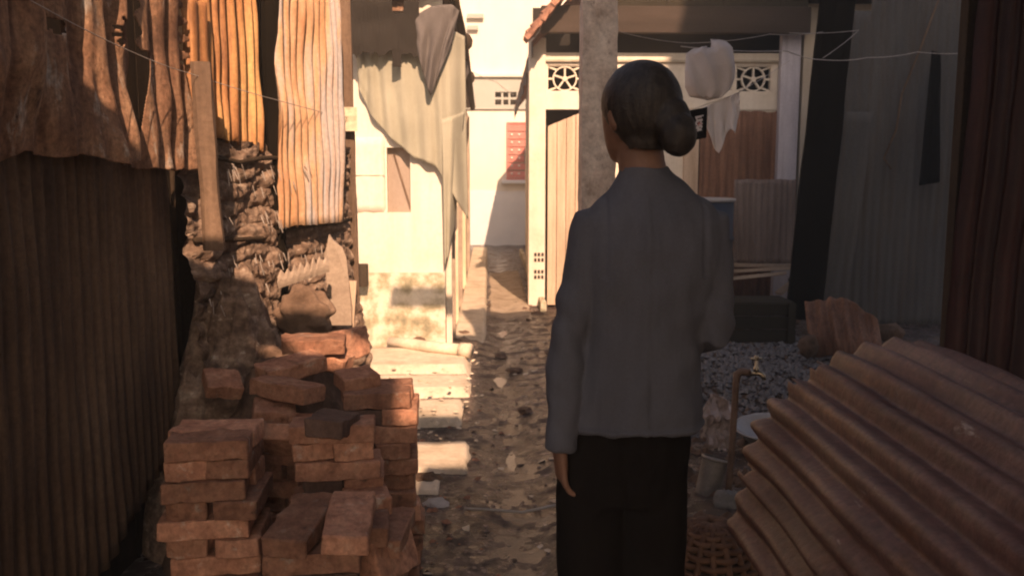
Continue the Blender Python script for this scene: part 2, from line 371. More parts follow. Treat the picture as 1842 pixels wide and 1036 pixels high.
# ------------------------------------------------------------------ ground
def ground_z(x, y):
    a = .018 * noise.noise(V((x*1.6, y*1.1, 0))) + .008 * noise.noise(V((x*4, y*3, 3))) + .004 * noise.noise(V((x*13, y*9, 7)))
    gut = -.03 * math.exp(-((x - .12 - .05*math.sin(y*.8)) / .13) ** 2)
    return a + gut
def axis(lo, a, b, hi, step, nfar):
    far1 = [lo + (a - lo) * (1 - (1 - i/nfar)**2) for i in range(nfar)]
    n = int((b - a) / step); near = [a + i*step for i in range(n + 1)]
    far2 = [b + (hi - b) * ((i+1)/nfar)**2 for i in range(nfar)]
    return far1 + near + far2
mb = MB()
xs = axis(-120, -1.2, 3.6, 120, .032, 10); ys = axis(-60, 1.8, 12, 200, .045, 14)
nx = len(xs)
mb.v = [V((x, y, ground_z(x, y) if -2 < x < 6 and 0 < y < 20 else 0)) for y in ys for x in xs]
mb.f = [(j*nx+i, j*nx+i+1, (j+1)*nx+i+1, (j+1)*nx+i) for j in range(len(ys)-1) for i in range(nx-1)]
tag(mb.build('ground', m_mud, loc=(0,0,0), smooth=True), kind='structure')


m = MB(); m.grid(lambda a, b: V((lerp(-.06, .32, a), lerp(2.8, 14, b), -.0365)), 4, 60); tag(m.build('water', m_water, loc=(0,0,0)), kind='structure')

# worn cement ledge strips beside the pale house, lit by the sun
def slab(x0, x1, y0, y1, z, seed, name='cement_strip'):
    m = MB(); nu, nv = 22, 12
    def fn(a, b):
        e = .02 * noise.noise(V((a*5+seed, b*4, seed))); x = lerp(x0, x1, a) + (.035*noise.noise(V((b*4, seed, 2))) if a > .99 else 0)
        y = lerp(y0, y1, b) + (.025*noise.noise(V((a*6, seed, 4))) if b < .01 or b > .99 else 0)
        edge = min(a, 1-a) * (x1-x0); edge2 = min(b, 1-b) * (y1-y0)
        return V((x, y, -.04 + (z+.04)*sstep(-.004, .03, min(edge, edge2)) + .3*e))
    m.grid(fn, nu, nv); return tag(m.build(name, m_slab, loc=(0,0,0), smooth=True), kind='structure')
slab(-1.3, -.12, 5.72, 6.46, .085, 1, 'pavement_and_sun_patch')
slab(-1.2, -.10, 5.22, 5.66, .06, 2, 'pavement_and_sun_patch')
slab(-1.1, -.13, 4.62, 5.10, .045, 3, 'pavement_and_sun_patch')
slab(-.305, -.02, 6.7, 16.4, .05, 4, 'path')
m = MB(); m.grid(lambda a, b: V((lerp(-.03, .44, a), lerp(8.25, 12.3, b), ground_z(lerp(-.03, .44, a), lerp(8.25, 12.3, b)) + .008 - .03*(1-sstep(0, .12, min(a, 1-a, b*3, (1-b)*3) + .05*noise.noise(V((a*8, b*20, 1))))))), 30, 120); tag(m.build('path', m_sun_dust, loc=(0,0,0), smooth=True), kind='structure')  # pale dust sheet puts the sunlit triangle into the ground colour
slab(-.46, -.09, 3.86, 4.36, .018, 6, 'pavement_and_sun_patch')  # pale slab puts the pool of sun into the ground colour
slab(-.38, -.20, 3.60, 3.80, .014, 9, 'pavement_and_sun_patch')  # smaller pale slab painting the second pool of sun
# low cement kerb down the alley edge of the tiled house
m = MB(); m.box((.50, 8.6, -.05), (.56, 14.7, .09)); tag(m.build('kerb', m_plaster_old, loc=(0,0,0), bevel=.01), kind='structure')

# ------------------------------------------------------------------ far building closing the alley
YB = 16.6
far = thing('far_building', 'pale two storey building closing off the end of the alley', 'building', (0, YB, 0))
m = MB()
zb0, zb1 = 2.49, 3.06
m.box((-4, YB, 1.0), (5, YB+.3, zb0)); m.build('wall', m_plaster_far, far)
m = MB(); m.box((-4, YB-.02, -.1), (5, YB+.3, 1.0)); m.build('lower_wall', m_bluegrey, far)
m = MB()                                                     # grey band with the vent opening cut out
vx0, vx1, vz0, vz1 = PX(891, YB), PX(929, YB), 2.57, 2.80
m.box((-4, YB-.05, zb0), (vx0, YB+.3, zb1)); m.box((vx1, YB-.05, zb0), (5, YB+.3, zb1))
m.box((vx0, YB-.05, zb0), (vx1, YB+.3, vz0)); m.box((vx0, YB-.05, vz1), (vx1, YB+.3, zb1)); m.build('lintel_band', m_greyband, far)
m = MB(); m.box((vx0, YB+.15, vz0), (vx1, YB+.2, vz1)); w = m.build('window', m_black, far)
m = MB(); m.box((vx0, YB-.03, (vz0+vz1)/2-.02), (vx1, YB+.03, (vz0+vz1)/2+.02))
for k in (1, 2): m.box((lerp(vx0, vx1, k/3)-.018, YB-.028, vz0), (lerp(vx0, vx1, k/3)+.018, YB+.028, vz1))
m.build('window_bars', m_greyband, w)
m = MB(); m.box((-4, YB+.0, zb1+.06), (5, YB+.3, 5.6)); m.build('upper_wall', m_plaster_far, far)
m = MB(); m.box((-4, YB-.12, zb1), (5, YB+.3, zb1+.06)); m.build('ledge', m_plaster_far, far, bevel=.01)
for zz, l in ((4.13, .30), (3.93, .2)):
    m = MB(); m.box((PX(842, YB), YB-.10, zz-.04), (PX(842, YB)+l, YB-.002, zz+.04)); m.build('bracket', m_greyband, far, bevel=.01)
m = MB(); m.box((-4, YB-.3, 5.6), (5, YB+4, 5.72)); m.build('roof', m_greyband, far)
# red shutter in slats
rx0, rx1, rz0, rz1 = PX(914, YB), PX(953, YB), 1.24, 2.23
sh = MB(); sh.box((rx0-.03, YB-.05, rz0-.03), (rx0, YB-.004, rz1+.03)); sh.box((rx1, YB-.05, rz0-.03), (rx1+.03, YB-.004, rz1+.03))
sh.box((rx0, YB-.05, rz1), (rx1, YB-.004, rz1+.03)); sh.box((rx0, YB-.05, rz0-.03), (rx1, YB-.004, rz0))
sf = sh.build('shutter', m_red, far)
me = None
for k in range(7):
    m = MB(); z = lerp(rz0, rz1, (k+.5)/7); m.obox((lerp(rx0, rx1, .5), YB-.03, z), (rx1-rx0-.004, .016, .118), Matrix.Rotation(R(8), 3, 'X')); m.build('slat', m_red, sf)
for k in range(6):
    for q in range(3):
        m = MB(); m.ball((lerp(rx0, rx1, (q+.5)/3), YB-.048, lerp(rz0, rz1, (k+.6)/7)), .022, 8, 5); m.build('stud', m_plaster_far, sf)
m = MB(); m.box((rx1-.10, YB-.07, 1.5), (rx1-.03, YB-.052, 1.74)); m.build('latch_plate', m_tin, sf)
m = MB(); m.box((rx0-.12, YB-.14, rz0-.10), (rx1+.15, YB-.022, rz0-.035)); m.build('sill', m_bluegrey, far, bevel=.01)

# ------------------------------------------------------------------ pale house on the left of the alley
YW = 6.5
wh = thing('pale_house', 'cream plastered house with a boarded window on the left of the alley', 'house', (-.9, YW, 0))
wx0, wx1, wz0, wz1 = PX(695, YW), PX(739, YW), 1.055, 1.53
m = MB()
def wall_grid(x0, x1, z0, z1, y, seed, nu=12, nv=12, amp=.006):
    return m.grid(lambda a, b: V((lerp(x0, x1, a), y + amp*noise.noise(V((a*3*(x1-x0)*4+seed, b*4*(z1-z0), seed))) * min(1, 8*a*(1-a)*4*b*(1-b)), lerp(z0, z1, b))), nu, nv)
wall_grid(-2.2, wx0, wz0, 2.6, YW, 1); wall_grid(wx1, -.325, .62, 2.6, YW, 2); wall_grid(wx0, wx1, wz1, 2.6, YW, 3)
wall_grid(-2.2, wx1, .62, wz0, YW, 4)
m.build('wall', m_plaster, wh, smooth=True)
m = MB(); wall_grid(-2.2, -.325, -.05, .62, YW-.003, 6, 40, 16, .022); lower = m.build('plinth_wall', m_plaster_old, wh, smooth=True)
m = MB(); m.box((wx0, YW, wz0), (wx0+.004, YW+.07, wz1)); m.box((wx1-.004, YW, wz0), (wx1, YW+.07, wz1)); m.box((wx0+.004, YW, wz0), (wx1-.004, YW+.07, wz0+.004)); m.box((wx0+.004, YW, wz1-.004), (wx1-.004, YW+.07, wz1))
m.build('reveal', m_plaster, wh)
m = MB(); m.box((wx0, YW+.071, wz0), (wx1, YW+.09, wz1)); bd = m.build('window_board', m_wood_grey, wh)
m = MB(); m.beam((wx0+.05, YW+.062, wz1-.05), (wx1-.01, YW+.062, wz0+.03), .012, .012); m.build('batten', m_wood, bd)
m = MB()                                                  # block of thicker render left of the window
m.grid(lambda a, b: V((lerp(-.985, wx0-.006, a) , YW-.035*sstep(0, .06, min(a, 1-a, b, 1-b)) + .006*noise.noise(V((a*4, b*6, 9))), lerp(1.06, 1.60, b))), 14, 18)
m.build('render_patch', m_plaster, wh, smooth=True)
m = MB(); m.box((-.985, YW-.04, 1.325), (wx0-.01, YW-.030, 1.331)); m.build('render_joint', m_beige, wh)
m = MB()                                                  # alley side
m.grid(lambda a, b: V((-.325 + .01*noise.noise(V((a*20, b*5, 1))), lerp(YW, 15.2, a), lerp(-.05, 2.45 - .25*a, b))), 60, 10); m.build('alley_wall', m_plaster, wh, smooth=True)
# boards, posts and pipes along the alley side
for k, (y, x, w_, z0, z1, mm) in enumerate(((6.62, -.30, .07, 0, 2.3, m_plaster), (7.15, -.295, .05, 0, 2.2, m_wood_pale), (7.9, -.295, .10, 0, 2.2, m_cream_board), (8.9, -.29, .06, 0, 2.3, m_wood_pale), (10.3, -.29, .10, 0, 2.2, m_cream_board), (12.2, -.285, .09, 0, 2.1, m_wood_pale))):
    m = MB(); m.box((x-.024, y, z0-.02), (x+.02, y+w_, z1)); m.build('batten_post', mm, wh, bevel=.004)
m = MB(); m.box((-.31, 7.3, .86), (-.275, 7.75, 1.07)); m.build('meter_box', m_cream_board, wh, bevel=.008)
m = MB(); m.lathe((-.52, YW-.005, .085), [(.0,0),(.06,0),(.066,.02),(.05,.03)], 14, Matrix.Rotation(R(90), 3, 'X')); m.build('drain_hole', m_dirt, wh)
m = MB(); m.grid(lambda a, b: V((lerp(-2.2, -.22, a), lerp(6.28, 15.0, b), 2.66 + .012*math.sin(a*2*PI*20) - .25*b)), 120, 10); m.build('roof', m_rust_dark, wh, solid=.004)
m = MB(); m.box((-2.15, YW+.15, -.05), (-.45, YW+.2, 2.55)); m.build('inner_wall', m_black, wh)
m = MB(); m.grid(lambda a, b: V((lerp(-.62, -.20, a), 6.22 + .03*math.sin(a*14), 2.66 + .13*a + lerp(0, .14, b) - .03*math.sin(a*9))), 30, 4); m.build('eave_flap', m_tan_sheet, wh, solid=.004)

# eave pole of bamboo running back along the alley roof edge
ep = thing('bamboo_eave_pole', 'dark jointed bamboo pole running back under the eave of the cream house', 'pole', (-.25, 6.3, 2.6))
pts = [P(814, -12, 6.45), P(829, 50, 7.3), P(836, 90, 8.2), P(846, 165, 10.6), P(850, 195, 12.2)]
m = MB(); m.tube(pts, [.034, .034, .036, .038, .034], 10); m.build('stem', m_wood_dark, ep, smooth=True)
for c, d in ((P(835, 76, 7.95), pts[3]-pts[1]), (P(842, 140, 9.9), pts[3]-pts[2])):
    m = MB(); d = d.normalized(); m.tube([c-d*.05, c-d*.03, c+d*.03, c+d*.05], [.035, .075, .075, .035], 10); m.build('joint', m_wood_dark, ep, smooth=True)
m = MB(); m.tube([P(838, 90, 8.6)+V((-.03,-.05,0)), P(843, 130, 8.6)+V((-.05,-.05,0)), P(832, 165, 8.6)+V((-.02,-.05,0))], [.02, .06, .01], 8); m.build('rag', m_darkcloth_shade, ep, smooth=True)

# mossy drain pipe lying on the ledge in front
dp = thing('clay_drain_pipe', 'lime crusted drain pipe lying along the foot of the cream house wall', 'pipe', (-.6, 6.2, .1))
m = MB(); pts = [P(700, 612, 6.44), P(735, 625, 6.36), P(775, 637, 6.24), P(842, 650, 6.10)]
m.tube([V((p.x, p.y, .118)) for p in pts], [.035, .04, .04, .042], 10); m.build('barrel', m_slab, dp, smooth=True)
m = MB(); d = (pts[3]-pts[2]).normalized(); d.z = 0; e_ = V((pts[3].x, pts[3].y, .118)); m.tube([e_-d*.06, e_+d*.02], .052, 12); m.build('collar', m_slab, dp, smooth=True)

# hanging cloths and dark shade sheets over the pale house
t = V((0, -.10, 0))
top = [P(640, 88, 6.40), P(664, 80, 6.38), P(695, 78, 6.37), P(735, 76, 6.36), P(775, 60, 6.36), P(805, 50, 6.38), P(836, 66, 6.5)]
bot = [P(646, 160, 6.44), P(668, 208, 6.44), P(702, 248, 6.44), P(745, 284, 6.44), P(782, 298, 6.42), P(812, 345, 6.42), P(842, 395, 6.6)]
m = MB(); m.grid(cloth_bits(top, bot, 60, 40, .016, 7, 2), 70, 40)
tag(m.build('canvas_tarp', m_canvas, smooth=True, solid=.004), 'cream canvas tarp sagging in folds across the front of the pale house', 'tarp')
top = [P(794, 215, 6.38), P(812, 210, 6.38), P(836, 200, 6.52)]; bot = [P(800, 478, 6.42), P(806, 462, 6.42), P(818, 405, 6.6)]
m = MB(); m.grid(cloth_bits(top, bot, 14, 24, .012, 2, 5), 14, 30)
tag(m.build('cloth_strip', m_canvas, smooth=True, solid=.004), 'narrow cream cloth strip hanging down the corner of the pale house', 'cloth strip')
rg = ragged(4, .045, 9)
def shade_fn(a, b):
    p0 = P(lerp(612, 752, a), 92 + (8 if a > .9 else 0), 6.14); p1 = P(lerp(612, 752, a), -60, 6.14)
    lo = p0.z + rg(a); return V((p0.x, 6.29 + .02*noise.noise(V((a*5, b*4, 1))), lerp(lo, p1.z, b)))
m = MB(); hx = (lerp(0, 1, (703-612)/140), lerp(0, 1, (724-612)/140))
m.grid(shade_fn, 60, 24, skip=lambda a, b: hx[0] < a < hx[1] and .49 < b < .66)
tp = tag(m.build('roof_shade_sheet', m_roof_shade, solid=.006), 'black ragged sheet with a small hole standing in for roof shade above the canvas tarp', 'shade sheet')  # dark sheet stands in for roof shade on darker material
m = MB(); c = P(714, 105, 6.27); m.grid(lambda a, b: c + V(((a-.5)*.062, -.01*b, (b-.5)*.12)), 4, 4); m.build('shade_tab', m_roof_shade, tp, solid=.006)
c0 = P(714, -5, 6.33); m = MB(); m.grid(lambda a, b: c0 + V(((a-.5)*.14, .02, (b-.5)*.18)), 3, 3); m.build('sun_spot_patch', m_rust_lit, tp, solid=.004)  # pale piece behind the hole stands in for a spot of sun
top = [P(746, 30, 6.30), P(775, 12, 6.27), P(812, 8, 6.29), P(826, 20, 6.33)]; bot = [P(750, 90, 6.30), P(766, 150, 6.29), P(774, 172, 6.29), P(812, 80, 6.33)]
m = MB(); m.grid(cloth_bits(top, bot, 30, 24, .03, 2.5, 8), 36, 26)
tag(m.build('tarp_shade', m_darkcloth_shade, smooth=True, solid=.004), 'slate grey pointed cloth standing in for the shaded part of the canvas tarp', 'cloth')  # dark cloth stands in for shade falling on the tarp

# ------------------------------------------------------------------ tiled house on the right of the alley
YR = 9.0
rh = thing('tiled_house', 'cream house with pierced vent blocks and tiled verge on the right of the alley', 'house', (1.5, YR, 0))
zt = 2.52                                                  # top of the wall
m = MB(); m.box((PX(951, YR), YR-.02, -.05), (PX(981, YR), YR+.16, 2.66)); m.build('corner_post', m_plaster, rh, bevel=.008)
for zc in (.50, .325):
    m = MB()
    for i in range(3):
        for j in range(2): m.box((PX(971, YR)-.055+i*.036, YR-.026, zc+j*.055-.05), (PX(971, YR)-.031+i*.036, YR-.018, zc+j*.055-.015))
    m.build('vent_holes', m_black, rh)
zv0, zv1 = 2.14, 2.40
vents = [(.58, .935), (2.075, 2.435), (2.465, 2.825)]
band0 = 1.97
x_end = 3.35
m = MB(); xs_ = [PX(981, YR)] + [q for v in vents for q in v] + [x_end]
m.box((xs_[0], YR, zv1), (x_end, YR+.12, zt)); m.box((xs_[0], YR, band0), (x_end, YR+.12, zv0))
for i in range(0, len(xs_), 2): m.box((xs_[i], YR, zv0), (xs_[i+1], YR+.12, zv1))
m.build('vent_band', m_plaster, rh)
m = MB(); m.box((xs_[0], YR-.035, zv1+.03), (x_end, YR-.002, zv1+.05)); m.build('moulding', m_beige, rh)
def vent_block(x0, x1):
    cx, cz, w, h = (x0+x1)/2, (zv0+zv1)/2, x1-x0, zv1-zv0
    m = MB(); y0, y1 = YR+.01, YR+.06; t_ = .010
    m.box((x0, y0, zv0), (x0+t_, y1, zv1)); m.box((x1-t_, y0, zv0), (x1, y1, zv1)); m.box((x0+t_, y0, zv0), (x1-t_, y1, zv0+t_)); m.box((x0+t_, y0, zv1-t_), (x1-t_, y1, zv1))
    fr = m.build('vent_block', m_plaster, rh)
    n = 28; rx, rz = h*.47, h*.47; m = MB()
    rings = []
    for i in range(n):
        a = 2*PI*i/n; c, s = math.cos(a), math.sin(a)
        rings.append([V((cx+c*rx*k, y, cz+s*rz*k)) for k, y in ((1, y0+.004), (1, y1-.004), (.89, y1-.004), (.89, y0+.004))])
    m.loft(rings + [rings[0]], cap=False)
    for k in range(5):
        a = PI/2 + 2*PI*k/5; d = V((math.cos(a), 0, math.sin(a))); m.beam(V((cx, y0+.03, cz)) + d*.015, V((cx, y0+.03, cz)) + d*rx*.9, .017, .036, up=(0,1,0))
    m.lathe((cx, y1-.006, cz), [(.026, 0), (.026, .042)], 12, Matrix.Rotation(R(90), 3, 'X'))
    for sx in (-1, 1):
        for zz in (-1, 1): m.beam((cx+sx*rx*.72, y0+.03, cz+zz*rz*.72), (cx+sx*w*.47, y0+.03, cz+zz*h*.45), .018, .034, up=(0,1,0))
        m.beam((cx+sx*rx*.95, y0+.03, cz), (cx+sx*w*.49, y0+.03, cz), .018, .034, up=(0,1,0))
    m.build('pierced_star', m_plaster, fr)
for v in vents: vent_block(*v)
m = MB(); m.box((.45, YR+.3, 0), (4.8, YR+.35, 3.0)); m.build('inner_wall', m_black, rh)
# front wall below the band, door opening 0.56..1.0 and rusty panel opening 2.1..2.85
m = MB(); m.box((1.0, YR, -.05), (PX(1253, YR), YR+.12, band0-.002)); m.build('wall', m_plaster, rh)
m = MB(); m.box((PX(1228, YR), YR-.05, -.05), (PX(1254, YR), YR-.002, 1.98)); m.build('door_jamb', m_wood_tan, rh, bevel=.005)
# leaning door of boards
xa, xb = PX(985, 8.9), PX(1052, 8.9); nb = 4
for k in range(nb):
    a, b = lerp(xa, xb, k/nb)+.003, lerp(xa, xb, (k+1)/nb)-.003
    za, zb = lerp(1.80, 1.95, k/nb), lerp(1.80, 1.95, (k+1)/nb); y = 8.90 + random.uniform(-.006, .006)
    m = MB(); m.add([(a,y,.02),(b,y,.02),(b,y+.02,.02),(a,y+.02,.02),(a,y,za),(b,y,zb),(b,y+.02,zb),(a,y+.02,za)], [(0,3,2,1),(4,5,6,7),(0,1,5,4),(1,2,6,5),(2,3,7,6),(3,0,4,7)])
    m.build('door_board', m_wood_tan, rh)
# rusty infill sheet
m = MB(); corr(m, (PX(1256, YR), YR-.03, .0), (1,0,0), (0,0,1), PX(1392, YR)-PX(1256, YR), 1.95, .075, .008, 6, 8, bot=None, top=ragged(3, .02, 6)); m.build('infill_sheet', m_brown_sheet, rh, smooth=True, solid=.002)
m = MB(); m.box((PX(1256, YR), YR+.0, 1.90), (PX(1392, YR), YR+.1, band0-.003)); m.build('lintel', m_beige, rh)
m = MB(); m.box((PX(1391, YR), YR-.12, -.05), (PX(1425, YR), YR-.04, 2.72)); m.build('lavender_post', m_lav, rh, bevel=.006)
m = MB(); m.box((3.10, YR-.10, -.05), (4.8, YR-.004, 4.2)); m.build('side_wall', m_beige, rh)
# fascia, gable boards, roof
m = MB(); m.box((PX(972, 8.75), 8.72, P(1200, 60, 8.72).z), (PX(1446, 8.75), 8.80, P(1200, 11, 8.72).z)); m.build('fascia', m_beam, rh, bevel=.01)
for k in range(9):
    a, b = lerp(.62, 3.1, k/9)+.0005, lerp(.62, 3.1, (k+1)/9)-.0005
    m = MB(); m.box((a, 8.82 + .012*(k % 2), P(1200, 20, 8.84).z), (b, 8.845 + .012*(k % 2), 2.72 + (a-.42)*1.1)); m.build('gable_board', m_olive, rh)
def rz(x): return 2.58 + (x-.42)*1.15
m = MB(); m.grid(lambda a, b: V((lerp(.43, 3.1, a), lerp(8.86, 14.87, b), rz(lerp(.43, 3.1, a)) + .014*math.sin(b*2*PI*32) - .22*b)), 14, 256); m.build('roof', m_tile, rh, solid=.03)
m = MB(); m.grid(lambda a, b: V((lerp(PX(953, YR), .60, a) + .008*noise.noise(V((a*16, b*4, 2))), lerp(YR+.162, 14.75, a), lerp(-.05, 2.55-.2*a, b))), 50, 8); m.build('alley_wall', m_plaster, rh, smooth=True)
m = MB(); m.box((.62, 14.7, -.05), (4.8, 14.8, 2.4)); m.build('rear_wall', m_plaster, rh)
m = MB(); m.grid(lambda a, b: V((.43 - .010*math.sin(a*40) , lerp(8.9, 14.85, a), lerp(2.62-.22*a - .14 - .05*abs(math.sin(a*17)), 2.615-.22*a, b))), 80, 3); m.build('eave_board', m_darkcloth_shade, rh, solid=.008)
t_me = None
for row, y in enumerate((8.50, 8.60, 8.70, 8.80)):
    for k in range(9):
        x = .40 + k*.05 + (row % 2)*.02; z = rz(x) + .05 + .035*(row % 2)
        m = MB(); d = V((1, 0, 1.15)).normalized(); nn = V((-1.15, 0, 1)).normalized(); rings = []
        for e, rr in ((-.055, .056), (.055, .048)):
            ring = [V((0,0,0)) + d*e + V((0,1,0))*rr*math.cos(q*PI/6) + nn*rr*math.sin(q*PI/6) for q in range(7)]
            ring += [V((0,0,0)) + d*e + V((0,1,0))*(rr-.014)*math.cos(q*PI/6) + nn*(rr-.014)*math.sin(q*PI/6) for q in range(6, -1, -1)]
            rings.append(ring)
        if t_me is None:
            m.loft(rings); t_me = m.mesh('roof_tile'); t_me.materials.append(m_tile)
        o = bpy.data.objects.new('roof_tile', t_me); COL.objects.link(o); o.parent = rh
        o.location = V((x, y, z)) - ORG[rh.name] + V((random.uniform(-.006,.006), random.uniform(-.01,.01), random.uniform(-.008,.012)))
        o.rotation_euler = (random.uniform(-.1,.1), random.uniform(-.25,.15), random.uniform(-.08,.08))
m = MB(); m.box((3.12, 8.55, 2.98), (3.9, 8.9, 3.06)); m.build('side_roof', m_wood_dark, rh)

# ------------------------------------------------------------------ open shelter whose roof shades the yard
shel = thing('open_shelter', 'mottled pale concrete pillar of an open shelter rising behind the woman', 'shelter', (.45, 3.8, 0))
m = MB(); px0, px1 = PX(1043, 3.8), PX(1103, 3.8)
def pil(a, b):
    k = int(round(a*16)) % 16; q = k/4; s_ = int(q); f_ = q - s_
    cs = [(px0,3.73),(px1,3.73),(px1,3.87),(px0,3.87)]; c0, c1 = cs[s_ % 4], cs[(s_+1) % 4]
    x, y = lerp(c0[0], c1[0], f_), lerp(c0[1], c1[1], f_); z = lerp(-.05, 3.12, b)
    return V((x + .006*noise.noise(V((z*6, k, 1))) + .004*noise.noise(V((z*22, k*2, 1))), y + .006*noise.noise(V((z*6, k, 5))), z))
m.grid(pil, 16, 120); m.build('pillar', m_conc, shel)
m = MB(); m.box((4.1, 3.73, -.05), (4.25, 3.87, 3.12)); m.build('pillar', m_conc, shel)
m = MB(); m.box((.46, 3.70, 3.12), (4.4, 3.82, 3.2)); m.box((.46, -3.0, 3.12), (4.4, -2.9, 3.2)); m.build('cross_beam', m_wood_dark, shel)
m = MB(); m.box((.585, -2.895, 3.125), (.66, 3.695, 3.195)); m.build('edge_beam', m_wood_dark, shel)
m = MB(); m.box((.60, -2.96, -.05), (.74, -2.9-.005, 3.115)); m.build('pillar', m_conc, shel)
m = MB(); m.grid(lambda a, b: V((lerp(.58, 4.4, a), lerp(-3.2, 3.86, b), 3.225 + .012*math.sin(a*2*PI*50))), 300, 6); m.build('roof', m_rust_dark, shel, solid=.004)

# unseen shade casters, added: lean-to roof rear left, overhead planks, tall house rear right
lt = thing('rear_shade_roof', 'unseen tin roof added behind the viewer to cast shade', 'shade caster', (-1, -3, 0))
m = MB(); m.add([(-2.4,-3.3,3.4),(.68,-3.3,3.4),(.68,-1.05,3.4),(.41,-1.04,3.4),(.38,-1.46,3.4),(.30,-1.46,3.4),(.26,-1.04,3.4),(-.05,-1.0,3.4),(-.25,-.75,3.4),(-.74,-.30,3.4),(-.95,-.12,3.4),(-1.25,-.25,3.4),(-2.4,.1,3.4)], [tuple(range(13))]); m.build('roof', m_rust_dark, lt, solid=.006)  # front edge notched to let the sun patches through
for x in (-2.3, .2):
    m = MB(); m.box((x, -1.5, -.05), (x+.1, -1.4, 3.39)); m.build('post', m_wood, lt)  # posts of the added shade roof
m = MB(); m.box((-1.9, -.46, 3.245), (1.2, -.06, 3.275)); tag(m.build('shade_plank', m_wood), 'unseen wide plank added overhead to shade a strip of ground', 'plank')
m = MB(); m.box((-.13, 2.26, 3.245), (.9, 2.42, 3.29)); tag(m.build('shade_plank', m_wood), 'unseen short plank added overhead to throw a shadow bar on the pale house', 'plank')  # added to throw the shadow bar on the wall
th = thing('shade_house', 'unseen tall plain house added at the rear to cast shade', 'house', (6, -3, 0))  # added block whose edge shades the right of the facade
m = MB(); m.box((3.40, -9, -.05), (11, 0, 9.6)); m.build('wall', m_beige, th)  # body of the added shade house
m = MB(); m.box((3.3, -9.1, 9.6), (11.1, .1, 9.75)); m.build('roof', m_greyband, th)  # top of the added shade house
for zz in (1.4, 4.4, 7.4):
    for yy in (-6, -2.5):
        m = MB(); m.box((3.37, yy, zz), (3.398, yy+1, zz+1.2)); m.build('window', m_wood_dark, th)

# ------------------------------------------------------------------ left shacks: corrugated sheets, posts, thatch
Z = V((0, 0, 1))
def span(p, q):
    d = V((q[0]-p[0], q[1]-p[1], 0)); return d.normalized(), d.length
# lower dark sheet
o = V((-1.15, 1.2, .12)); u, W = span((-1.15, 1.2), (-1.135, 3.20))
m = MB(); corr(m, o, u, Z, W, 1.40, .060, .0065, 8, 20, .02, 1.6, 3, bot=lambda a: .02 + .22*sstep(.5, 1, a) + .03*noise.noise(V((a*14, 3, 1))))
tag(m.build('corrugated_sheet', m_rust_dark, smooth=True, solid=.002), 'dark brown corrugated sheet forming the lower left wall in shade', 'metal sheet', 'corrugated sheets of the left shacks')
# big crumpled upper sheet, in two pieces
def holes(lst):
    def f(a, b, W=1, H=1):
        for (x, z, rx, rz_) in lst:
            k = ((a-x)/rx)**2 + ((b-z)/rz_)**2
            if k < 1 + .9*noise.noise(V((a*60, b*60, 2))): return True
        return False
    return f
o = V((-1.06, 1.25, 1.385)); u, W = span((-1.06, 1.25), (-1.06, 2.74)); HH = .62
yA = lambda Y: (Y-1.25)/1.49
hl = [(yA(2.68), (P(232, 56, 2.64).z-1.385)/HH, .028, .07), (yA(2.27), (P(130, 45, 2.25).z-1.385)/HH, .035, .03), (yA(2.45), .93, .02, .06), (yA(2.70), .18, .014, .13)]
m = MB(); corr(m, o, u, Z, W, HH, .165, .013, 36, 120, .040, 2.4, 8, sharp=.9, bot=lambda a: .022*noise.noise(V((a*11, 1, 2))) - .012*math.sin(a*16), skip=holes(hl),
               warp=lambda a, b: .018*math.exp(-((a-.86)/.02)**2) - .02*math.exp(-((a-.74)/.018)**2) + .035*max(0, 1-b*3)*math.sin(a*9)+.014*noise.noise(V((a*30, b*5, 4))))
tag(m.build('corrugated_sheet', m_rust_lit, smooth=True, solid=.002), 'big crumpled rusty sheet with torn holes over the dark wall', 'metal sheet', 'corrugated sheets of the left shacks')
o = V((-1.075, 2.77, 1.36)); u, W = span((-1.075, 2.77), (-1.04, 3.27))
def flapx(a, b):                                        # triangular torn outline, wide at the foot
    z = b*.72
    if z < .36: return not (.5 - .5*(1.02 - z*1.45) < a < .5 + .5*(1.0 - z*1.1))
    return not (.12 + .10*noise.noise(V((b*18, 1, 1))) < a < .80 + .09*noise.noise(V((b*25, 2, 1)))) 
m = MB(); corr(m, o, u, Z, W, .72, .13, .013, 34, 130, .03, 3, 15, sharp=.6, bot=ragged(9, .012, 8), skip=flapx)
tag(m.build('corrugated_sheet', m_rust_lit, smooth=True, solid=.002), 'torn rusty flap widening to its foot beside the crumpled sheet', 'metal sheet', 'corrugated sheets of the left shacks')
o = V((-1.02, 3.16, 1.52)); u, W = span((-1.02, 3.16), (-.995, 3.25))
m = MB(); corr(m, o, u, Z, .10, .42, .09, .008, 8, 22, .01, 3, 25, bot=ragged(9, .02, 8))
tag(m.build('corrugated_sheet', m_rust_gold, smooth=True, solid=.002), 'narrow gold rusted strip left of the grey wooden post', 'metal sheet', 'corrugated sheets of the left shacks')
# golden ribbed sheet
o = V((-1.045, 3.22, 1.47)); u, W = span((-1.045, 3.22), (-.94, 3.75))
m = MB(); corr(m, o, u, Z, W, .85, .068, .022, 14, 26, .028, 2.5, 31, sharp=.7, bot=lambda a: .03*(1-a) + .012*noise.noise(V((a*12, 5, 1))) - .04*a,
               warp=lambda a, b: -.02*math.exp(-((a-.78)/.05)**2))
tag(m.build('corrugated_sheet', m_rust_gold, smooth=True, solid=.002), 'golden rusted ribbed sheet between the grey post and the dark post', 'metal sheet', 'corrugated sheets of the left shacks')
